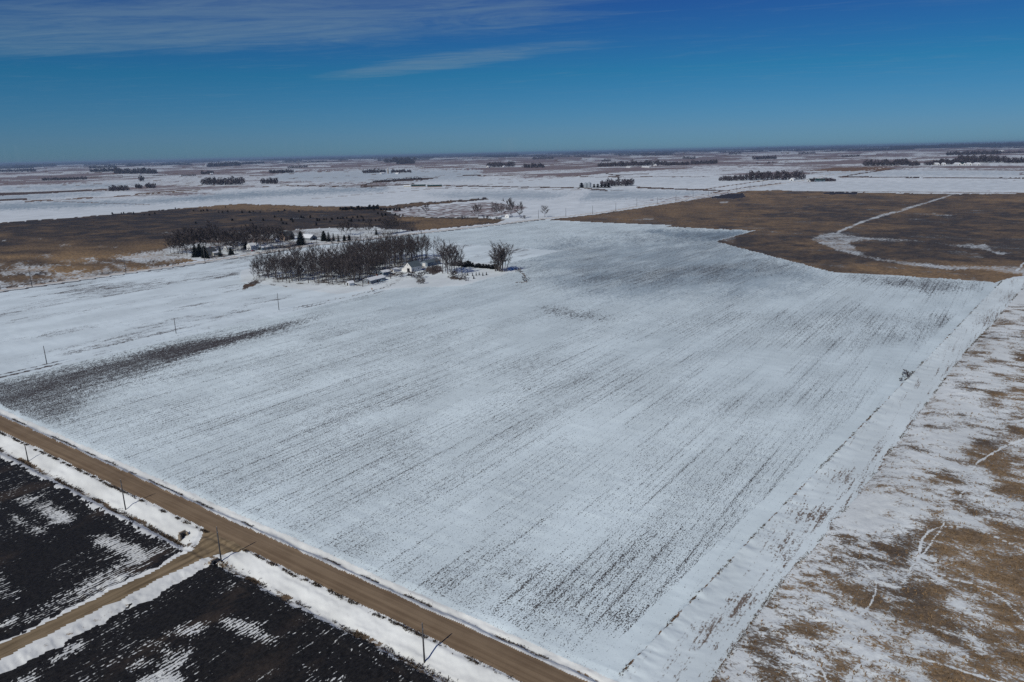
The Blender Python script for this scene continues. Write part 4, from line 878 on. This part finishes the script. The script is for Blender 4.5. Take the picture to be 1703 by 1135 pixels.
tree(MULTI, at(834, 452), 1.6, 'tall many stemmed bare tree at the corner of the farm lot')
tree(MULTI, at(825, 451), 1.35, 'slightly shorter many stemmed tree at the left of the corner tree')
HD = 'dark evergreen shrub in the hedge row right of the barn'
for k in range(18): px = 752 + k * 4.4 + random.uniform(-1, 1); conifer(ROUND, at(px, 441.5 + (px - 752) * .085 + random.uniform(-.6, .6)), random.uniform(1.0, 1.5), HD, 'evergreen hedge', 'cedar_tree')
for i, (px, py, lb) in enumerate(((786, 459.5, 'first'), (792, 458.5, 'second'), (797, 458, 'third'), (803, 459, 'fourth'), (809, 458, 'fifth'), (788, 464, 'lowest'), (778, 458.5, 'leftmost'))): conifer(SPRUCE, at(px, py), .30, f'{lb} little evergreen sapling on the snow below the hedge', 'evergreen saplings')
for px, py, s_, lb in ((689, 461, 1.5, 'brown shrub just below the parked car by the barn'), (696, 463, 1.7, 'round brown shrub on the snow right of the parked car'), (700, 472, 1.2, 'low shrub on the open snow below the barn'), (752, 461, 1.6, 'brown shrub under the round clump of trees'), (766, 464, 1.4, 'brown shrub at the right foot of the round clump'), (665, 461, 1.2, 'shrub beside the drive left of the barn'), (720, 452, 1.5, 'shrub on the weedy patch right of the barn'), (710, 456, 1.1, 'small shrub left of the weedy patch'), (862, 452, 1.0, 'small shrub at the tip of the farm lot'), (875, 468, 1.1, 'weedy shrub at the end of the dark mark in the field'), (775, 467.5, .9, 'lone small bush on the snow below the clump')):
    tree(BUSH, at(px, py), s_, lb, None, 'shrub', 'shrub')
tree(BUSH, at(1509, 624), .72, 'upper dark bush of the fence line clump at the right field edge', None, 'shrub', 'shrub')
tree(BUSH, at(1506, 628), .75, 'middle dark bush of the fence line clump at the right field edge', None, 'shrub', 'shrub')
tree(BUSH, at(1501, 634), .5, 'smaller dark bush just below the fence line bush', None, 'shrub', 'shrub')
for px, py, k, s_, lb in ((325, 428, CONE, .82, 'broad dark spruce at the left of the cream house'), (341, 429, CONE, .9, 'broad dark spruce directly in front of the cream house'), (333, 426, CONE, .95, 'dark spruce between the two broad spruces'), (346, 430, SPRUCE, .8, 'small spruce at the right foot of the broad spruces'), (367, 427, SPRUCE, 1.1, 'narrow dark spruce right of the cream house'), (384, 424, CONE, .6, 'short dark spruce on the verge between the houses'), (388, 424, SPRUCE, .6, 'shorter spruce beside the short verge spruce'), (409, 414, CONE, .75, 'dark spruce left of the roadside white house'),
                           (501, 407.5, CONE, 1.25, 'tall dense cone shaped spruce between the tan barn and white roof'), (539, 401, CONE, .9, 'tall ragged spruce right of the white roofed barn'), (547, 402, SPRUCE, 1.3, 'spruce beside the tall ragged spruce'), (555, 401, SPRUCE, .95, 'short spruce right of the ragged pair'), (563, 402, SPRUCE, .9, 'middle short spruce along the yard edge'), (573, 401, CONE, .55, 'low spruce along the yard edge'), (581, 400, CONE, .5, 'last low spruce along the yard edge'), (626, 391, SPRUCE, 1.0, 'lone spruce in front of the poplars'), (685, 385, SPRUCE, .45, 'small spruce at the right end of the poplars'), (486, 399, SPRUCE, .9, 'dark spruce hugging the right side of the tan barn')):
    conifer(k, at(px, py), s_, lb)
YT = 'bare yard tree around the farm houses along the road'
for px, py, s_ in ((284, 421, .8), (299, 418, .9), (308, 418, 1.0), (323, 416, 1.0), (336, 414, 1.0), (378, 420, .9), (392, 421, .8), (404, 419, .9), (424, 407, 1.0), (445, 408, .9), (482, 408, .7), (290, 422, .8), (297, 423, .9), (304, 422, .95), (311, 424, .9), (318, 420, 1.0), (330, 419, 1.05), (343, 418, 1.1), (352, 415, 1.0), (364, 416, .7), (383, 418, .95), (389, 417, 1.0), (396, 415, 1.05), (402, 415, 1.0), (411, 412, 1.05), (417, 410, 1.1), (428, 416, 1.1), (434, 413, 1.05), (450, 415, .95), (467, 412, 1.0), (471, 411, 1.0), (393, 408, .9), (408, 406, .9), (439, 406, .9), (453, 404, .9), (375, 412, .9), (358, 408, .95), (462, 408, .8)): tree(DENSE, at(px, py), s_ * random.uniform(1.3, 1.75), 'bare tree ' + next(t_ for x_, t_ in ((313, 'left of the broad dark spruces by the road'), (370, 'around the cream two gabled house'), (406, 'between the cream house and the white roadside house'), (436, 'around the white roadside house'), (999, 'between the blue grey shed and the tan barn')) if px < x_), 'yard trees')
for px, py, s_ in ((568, 391, .9), (576, 392, 1.0), (583, 391, .9), (594, 388, .6), (613, 389, .9), (618, 390, .8)): tree(DENSE, at(px, py), s_ * 1.3, 'bare tree in the open yard left of the poplars', 'open yard trees')
for i in range(14): tree(TALL, at(636 + i * 2.1 + random.uniform(-.6, .6), 391 - i * .25 + random.uniform(-1, 1)), random.uniform(.9, 1.15), 'thin bare poplar in the row by the brown field', 'poplar row')
for px in (671, 676, 682, 687): tree(TALL, at(px, 386), random.uniform(.6, .75), 'short poplar right of the poplar row', 'short poplars')
for px, py, s_, lb in ((709, 357.5, 1.25, 'lone bare tree on the snow above the brown field'), (790, 360, 1.2, 'left of the two bare trees left of the small house'), (796, 361, 1.35, 'right of the two bare trees left of the small house'), (823, 362, 1.5, 'leftmost bare tree at the small house beyond the field'), (835, 361, 1.3, 'short bare tree left of the small house'), (849, 362, 2.0, 'tallest bare tree over the small house'), (865, 363.5, 1.6, 'bare tree right of the small house'), (906, 361.5, 1.15, 'round lone tree beside the far road'), (738, 358, .35, 'tiny tree on the blue snow slope, left one'), (752, 357.5, .35, 'tiny tree on the blue snow slope, right one'), (683, 353, .4, 'little tree at the top right end of the cedars'), (697, 354, .4, 'second little tree right of the cedars')):
    tree(DENSE, at(px, py), s_, lb)
for px in (770, 776, 808, 813, 870): tree(BUSH, at(px, 364), 1.5, 'low scrub on the edge of the snow beyond the field', 'edge scrub', 'shrub', 'shrub')
CD = 'dark cedar bush dotted over the brown hill pasture'
ced = Zf(3.96, 0, 220, [(800, 532), (815, 532), (950, 541), (985, 545), (1020, 535), (1155, 500), (1275, 517), (1325, 518), (1340, 516), (1365, 516), (1440, 526), (1465, 526), (1485, 492), (1500, 522), (1530, 580), (1290, 597), (1595, 528), (1645, 527), (1650, 580), (880, 535), (740, 535)])
ced += Zf(3.96, 400, 220, [(10, 525), (60, 526), (85, 522), (130, 525), (225, 558), (250, 520), (290, 515), (385, 522), (400, 560), (415, 562), (460, 560), (270, 580), (280, 600), (302, 602), (330, 575), (340, 577), (345, 590), (505, 580), (520, 578), (550, 574), (565, 573), (600, 570), (605, 575), (640, 568), (660, 568), (675, 565), (700, 565), (715, 582), (730, 584), (740, 562), (770, 560), (795, 556), (805, 560), (780, 580), (810, 580), (860, 580), (890, 582), (910, 580), (920, 582), (905, 535), (930, 540), (935, 552), (955, 545), (1020, 545), (1050, 545), (1070, 546), (590, 588), (500, 610), (150, 580)])
for px, py in ced: conifer(ROUND, at(px, py + 1.2), random.uniform(.8, 1.45), CD, 'pasture cedars', 'cedar_tree')
CR = 'dark tree in the cedar row on the pasture crest'
for k in range(26): px = 566 + k * 2.5; conifer(ROUND, at(px + random.uniform(-.8, .8), 349.5 - (k / 26) * 1.5 + random.uniform(-.7, .7)), random.uniform(1.3, 2.2) * (1.25 if k > 16 else 1), CR, 'crest cedar row', 'cedar_tree')
for px, py in Zf(3.96, 400, 220, [(925, 515), (945, 515), (962, 516), (985, 518), (1012, 518), (1028, 518), (1048, 518), (880, 515)]): conifer(ROUND, at(px, py), random.uniform(1.4, 1.9), 'dark cedar right of the crest row', 'right end cedars', 'cedar_tree')
for px in (967, 988, 994, 1000, 1006, 1012): conifer(ROUND, at(px, 312.5), random.uniform(3.0, 4.2), 'dark round tree in the row beside the grain bins', 'grain bin trees', 'cedar_tree')

# far woods: masses of bare branches seen as one
def wood(label, segs, mat='wood', name='distant_grove', dens=1.0, seed=0):
    rd = np.random.default_rng(seed + 500); vs, n = [], 0
    for (x0, y0, x1, y1, hpx) in segs:
        cnt = max(2, int(abs(x1 - x0) / max(hpx * .42, 1.6) * 2.0 * dens))
        f = (np.arange(cnt) + rd.uniform(0, 1, cnt)) / cnt; X, Y, Z = PV(x0 + (x1 - x0) * f, y0 + (y1 - y0) * f - rd.uniform(0, .14, cnt) * hpx)
        for k in range(cnt):
            p = Vector((X[k], Y[k], Z[k])); h_ = hpx * mpp(p) * rd.uniform(.55, 1.08)
            m_ = 90 if hpx > 7 else (46 if hpx > 4 else 22)
            u = rd.normal(size=(m_, 3)); u /= np.linalg.norm(u, axis=1)[:, None]; rr = rd.uniform(.35, 1, m_) ** .5
            c_ = u * rr[:, None] * np.array([.34, .34, .44]) * h_ + np.array([p.x, p.y, p.z + .52 * h_])
            tri = c_[:, None, :] + rd.normal(size=(m_, 3, 3)) * np.array([.07, .07, .12]) * h_ * (1.0 if hpx > 7 else 1.5)
            vs.append(tri.reshape(-1, 3))
            t0 = np.array([[p.x - .02 * h_, p.y, p.z - 1], [p.x + .02 * h_, p.y, p.z - 1], [p.x, p.y, p.z + .7 * h_], [p.x, p.y - .02 * h_, p.z - 1], [p.x, p.y + .02 * h_, p.z - 1], [p.x, p.y, p.z + .7 * h_]]); vs.append(t0)
    v = np.concatenate(vs); return tag(link(name, np_mesh(name, v, np.arange(len(v)).reshape(-1, 3), M[mat], smooth=False)), label, 'wood', None, 'stuff')


W = [('long bare grove with sloping end on the left snow', [(336, 309, 405, 308, 11)]), ('small round grove right of the long left grove', [(434, 307, 461, 306.5, 9)]), ('low clump of trees left of the twin bushes', [(182, 319, 214, 318, 8)]), ('twin bushes on the left snow', [(226, 314, 236, 314, 6), (243, 314, 258, 314, 8)]),
     ('bare lone tree far out on the left snow', [(234, 303, 240, 303, 9)]), ('dark wood over white sheds at the far left', [(190, 290, 262, 290, 8), (150, 287, 200, 286, 5)]), ('dots of trees in a line at the far left', [(302, 294, 326, 293, 3)]), ('small far clump by the white house', [(335, 291, 355, 290, 5)]), ('hedge of small trees at the left edge', [(70, 301, 145, 299, 4)]),
     ('long dark wood under the left skyline', [(345, 279, 400, 276, 6), (395, 275, 440, 273, 4)]), ('far wood left of the long dark wood', [(148, 281, 195, 280, 4)]), ('straggling trees at the far left edge', [(0, 287, 60, 286, 4), (25, 280, 95, 277, 4)]), ('scattered far trees right of the long dark wood', [(449, 289, 488, 288, 5), (478, 281, 512, 279, 4)]),
     ('tree row of the far silo farm', [(604, 289, 640, 288, 6), (652, 288, 684, 287.5, 5)]), ('dark blue wood under the middle skyline', [(640, 272, 690, 271, 8), (660, 274, 690, 273, 5)]), ('straight windbreak row on the middle snow', [(620, 304, 672, 300, 3.5), (672, 300, 702, 299, 4)]), ('trees of the small far farm left of centre', [(811, 279, 855, 278, 8)]),
     ('dark square wood right of the small far farm', [(871, 280, 905, 279.5, 7), (868, 279, 873, 279, 3)]), ('widest far grove with white sheds', [(995, 278, 1040, 277, 6), (1030, 278, 1108, 276, 9), (1108, 276, 1145, 275, 5), (1150, 274, 1192, 273, 6), (1130, 275, 1165, 274, 3.5)]), ('dark row of tall trees beside the grain bins', [(1000, 311, 1052, 310, 12)]), ('large bare grove on the right snow', [(1196, 302, 1240, 301, 8), (1240, 301, 1338, 299.5, 13)]),
     ('dark cedars at the right end of the large right grove', [(1348, 303, 1390, 302, 5)]), ('bare wood right of the golden field', [(1437, 277, 1512, 276, 9), (1512, 277, 1530, 276, 6)]), ('long wood over white buildings at the far right', [(1538, 276, 1600, 273, 8), (1585, 272, 1670, 271, 10), (1670, 272, 1760, 270, 7)]), ('row of far trees right of centre', [(1252, 266, 1290, 265, 5), (1328, 257, 1356, 256, 3)]),
     ('dark strip wood near the right skyline', [(1574, 259, 1662, 257, 5), (1662, 256, 1703, 255, 3)]), ('far groves left of the widest grove', [(955, 262, 982, 262, 4), (1000, 270, 1016, 269, 4), (1066, 260, 1098, 259, 4)]), ('far groves under the middle skyline', [(886, 266, 920, 265, 4), (845, 260, 860, 260, 3), (893, 262, 908, 262, 4)]), ('far groves under the right skyline', [(1212, 258, 1232, 257, 4), (1436, 251, 1462, 250, 3), (1400, 262, 1430, 261, 3), (1136, 265, 1156, 265, 4)]), ('black cedars at the left part of the far field road', [(1276, 273, 1280, 273, 3), (1258, 273, 1261, 273, 3), (1284, 272, 1288, 272, 3)])]
for i, (lb, sg) in enumerate(W): wood(lb, sg, 'wood', seed=i)
hr = random.Random(5); segs = []
def hy(x): return 272.5 - x * (272.5 - 237.0) / 1703
for k in range(260):
    x0 = hr.uniform(-60, 1760); d_ = hr.choice([2.6, 3.0, 3.6, 4.4, 5.5, 7, 9]); ln = hr.uniform(8, 110); segs.append((x0, hy(x0) + d_, x0 + ln, hy(x0 + ln) + d_, hr.uniform(1.2, 2.8)))
segs += [(1480, hy(1480) + 7, 1760, hy(1760) + 7, 4.2), (1560, hy(1560) + 5, 1760, hy(1760) + 5, 4.0), (1000, hy(1000) + 4, 1330, hy(1330) + 4, 2.4)]
wood('thin dark blue line of woods along the whole skyline', segs, 'woodfar', 'skyline_woods', 1.2, 77)

# ------------------------------------------------------------------ poles and other small things by the roads
def pole_meshes(H):
    b = MB(); b.tube([(0, 0, -1), (0, 0, H * .5), (0, 0, H)], [.17, .145, .115], 10); a = b.mesh('pole', M['pole'], True)
    b = MB(); b.lathe([(.03, 0), (.03, .12), (.085, .14), (.085, .2), (.05, .24), (.07, .3), (.0, .34)], 10); c = b.mesh('insulator', M['porcelain'], True)
    b = MB(); b.box(.1, .24, -.05, .05, 0, .28); d = b.mesh('bracket', M['steel'])
    return a, c, d


def pole(px, py, top, label, group, fat=1.0):
    p = at(px, py); lo, hi = 3.0, 25.0
    for _ in range(30):
        mid = (lo + hi) / 2; _, yy = S(p.x, p.y, p.z + mid)
        if yy > top: lo = mid
        else: hi = mid
    H = min(max(mid, 6.5), 14.0); a, c, d = PM; o = tag(empty('utility_pole', p), label, 'pole', group)
    q = link('pole', a, o); q.scale = (fat, fat, H / 9.0); link('insulator', c, o, (0, 0, H)); link('bracket', d, o, (0, 0, H * .86)); return o


PM = pole_meshes(9.0); GP = 'utility poles along the gravel road'
for px, py, tp, lb in ((47, 768, 742, 'wooden utility pole by the gravel road, farthest left'), (209, 848, 799, 'wooden utility pole on the snow bank left of the field road'), (368, 934, 878, 'wooden utility pole beside the field road junction'), (706, 1102, 1038, 'nearest wooden utility pole, on the snow bank at the bottom')): pole(px, py, tp, lb, GP, 1.15)
for px, py, tp, lb in ((78, 606, 576, 'utility pole at the left along the farm lane'), (293, 555, 530, 'utility pole halfway along the farm lane'), (464, 516, 488, 'utility pole along the farm lane nearest the grove')): pole(px, py, tp, lb, 'utility poles along the farm lane', 1.25)
for px, py, tp, lb in ((53.5, 477.6, 443, 'leftmost utility pole along the pale road by the pasture'), (209.6, 455, 423, 'second utility pole along the pale road by the pasture'), (341, 436, 412, 'utility pole in front of the broad dark spruces'), (453, 420, 396, 'utility pole by the roadside white house')): pole(px, py, tp, lb, 'utility poles along the pale road', 1.7)
for px, py, tp in ((895.5, 364, 349), (941, 361, 343), (985.5, 356.5, 340), (1024, 351, 336), (1059, 343.5, 330), (1093, 339, 328), (1124, 335, 321), (1152.5, 329, 317), (1178, 325.5, 317), (1225, 317, 304), (1247, 316, 303), (1268, 310, 298)): pole(px, py, tp, 'thin utility pole in the row along the far straight road', 'far road pole row', 1.9)


def headwall(label, loc, rz):
    o = tag(empty('culvert_headwall', loc, rz), label, 'culvert'); b = MB(); b.box(-.9, .9, -.16, .16, -1.0, 1.15); b.box(-1.25, -.9, -.16, .9, -1.0, .8); b.box(.9, 1.25, -.16, .9, -1.0, .8); b.build('wall', M['concrete'], o)
    b = MB(); b.tube([(0, -.19, .2), (0, .6, .2)], [.52, .52], 16); b.build('pipe_mouth', M['dark'], o); b = MB(); b.box(-1.0, 1.0, -.22, .22, 1.15, 1.3); b.build('coping', M['concrete'], o); return o


headwall('tan concrete culvert end in the ditch left of the field road', at(304, 893, .35), R(-90))
headwall('dark tan culvert end beside the junction utility pole', at(357, 938, .1), R(90))
o = tag(empty('sign_post', at(619, 485.5)), 'small post with a board beside the farm lane', 'sign'); b = MB(); b.box(-.08, .08, -.08, .08, -.5, 2.6); b.build('post', M['pole'], o); b = MB(); b.box(-.8, .8, -.14, -.085, 1.7, 2.9); b.build('board', M['tan'], o)
b = MB(); b.box(-.12, .12, -.12, .12, -.4, 1.2); fp = b.build('fence_post', M['pole'], None, at(612, 487.5)); tag(fp, 'short wooden post near the board by the farm lane', 'post')


# ------------------------------------------------------------------ dead grass standing in the snow (too many to count)
def tufts(name, label, x, y, keep, hmin, hmax, mat, blades=4, seed=1):
    rd = np.random.default_rng(seed); x = x[keep]; y = y[keep]; n = len(x); z = height(x, y) - .03
    x = np.repeat(x, blades) + rd.normal(size=n * blades) * .16; y = np.repeat(y, blades) + rd.normal(size=n * blades) * .16; z = np.repeat(z, blades); m_ = n * blades
    h_ = rd.uniform(hmin, hmax, m_); an = rd.uniform(0, 6.28, m_); w_ = rd.uniform(.05, .13, m_); lx_ = rd.normal(size=m_) * .35 * h_ + .15 * h_; ly_ = rd.normal(size=m_) * .35 * h_
    v = np.empty((m_, 3, 3)); v[:, 0] = np.stack([x + np.cos(an) * w_, y + np.sin(an) * w_, z], -1); v[:, 1] = np.stack([x - np.cos(an) * w_, y - np.sin(an) * w_, z], -1); v[:, 2] = np.stack([x + lx_, y + ly_, z + h_], -1)
    return tag(link(name, np_mesh(name, v.reshape(-1, 3), np.arange(m_ * 3).reshape(-1, 3), M[mat], smooth=False)), label, 'grass', None, 'stuff')


r2 = np.random.default_rng(3)
N = 90000
yy = 100 + r2.random(N) ** 1.5 * 420; xx = line_x(yy) + r2.random(N) ** .8 * (60 + yy * .32)
cl_, so_, gr_, to_, sn_ = survey(xx, yy, height(xx, yy))
kk = (cl_ == C_GRASS) & (r2.random(N) < np.clip(gr_ - .12, 0, 1) * .75)
tufts('dead_grass', 'standing dead grass over the rough ground at the right', xx, yy, kk, .25, .75, 'straw', 4, 4)
xx = r2.uniform(-420, -60, 9000); sd = r2.random(9000); yy = ROAD_Y - np.where(sd < .55, 3.9 + r2.normal(size=9000) * .22 + .3 * vnoise(xx / 5, xx * 0, 7), 10.1 + r2.normal(size=9000) * .55)
tufts('dead_grass', 'dead grass along the edge of the gravel road and in its ditch', xx, yy, (np.abs(xx - FR_X) > 8) & (vnoise(xx / np.where(sd < .5, 1.6, 6), yy / 2, 8) > np.where(sd < .5, .5, .42)), .2, .55, 'weed', 4, 5)
yy = r2.uniform(109, 640, 5200); sd = r2.random(5200) < .5; xx = np.where(sd, edge_x(yy), line_x(yy)) + r2.normal(size=5200) * .25
tufts('dead_grass', 'thin weeds on the fence line at the right edge of the field', xx, yy, vnoise(yy / 5, sd * 9.0, 9) > .58, .15, .45, 'weed', 3, 6)
xx = r2.uniform(-400, -55, 5000); yy = 105.4 + r2.normal(size=5000) * .3
tufts('dead_grass', 'thin weeds along the far side of the gravel road', xx, yy, vnoise(xx / 7, xx * 0, 10) > .62, .15, .4, 'weed', 3, 7)
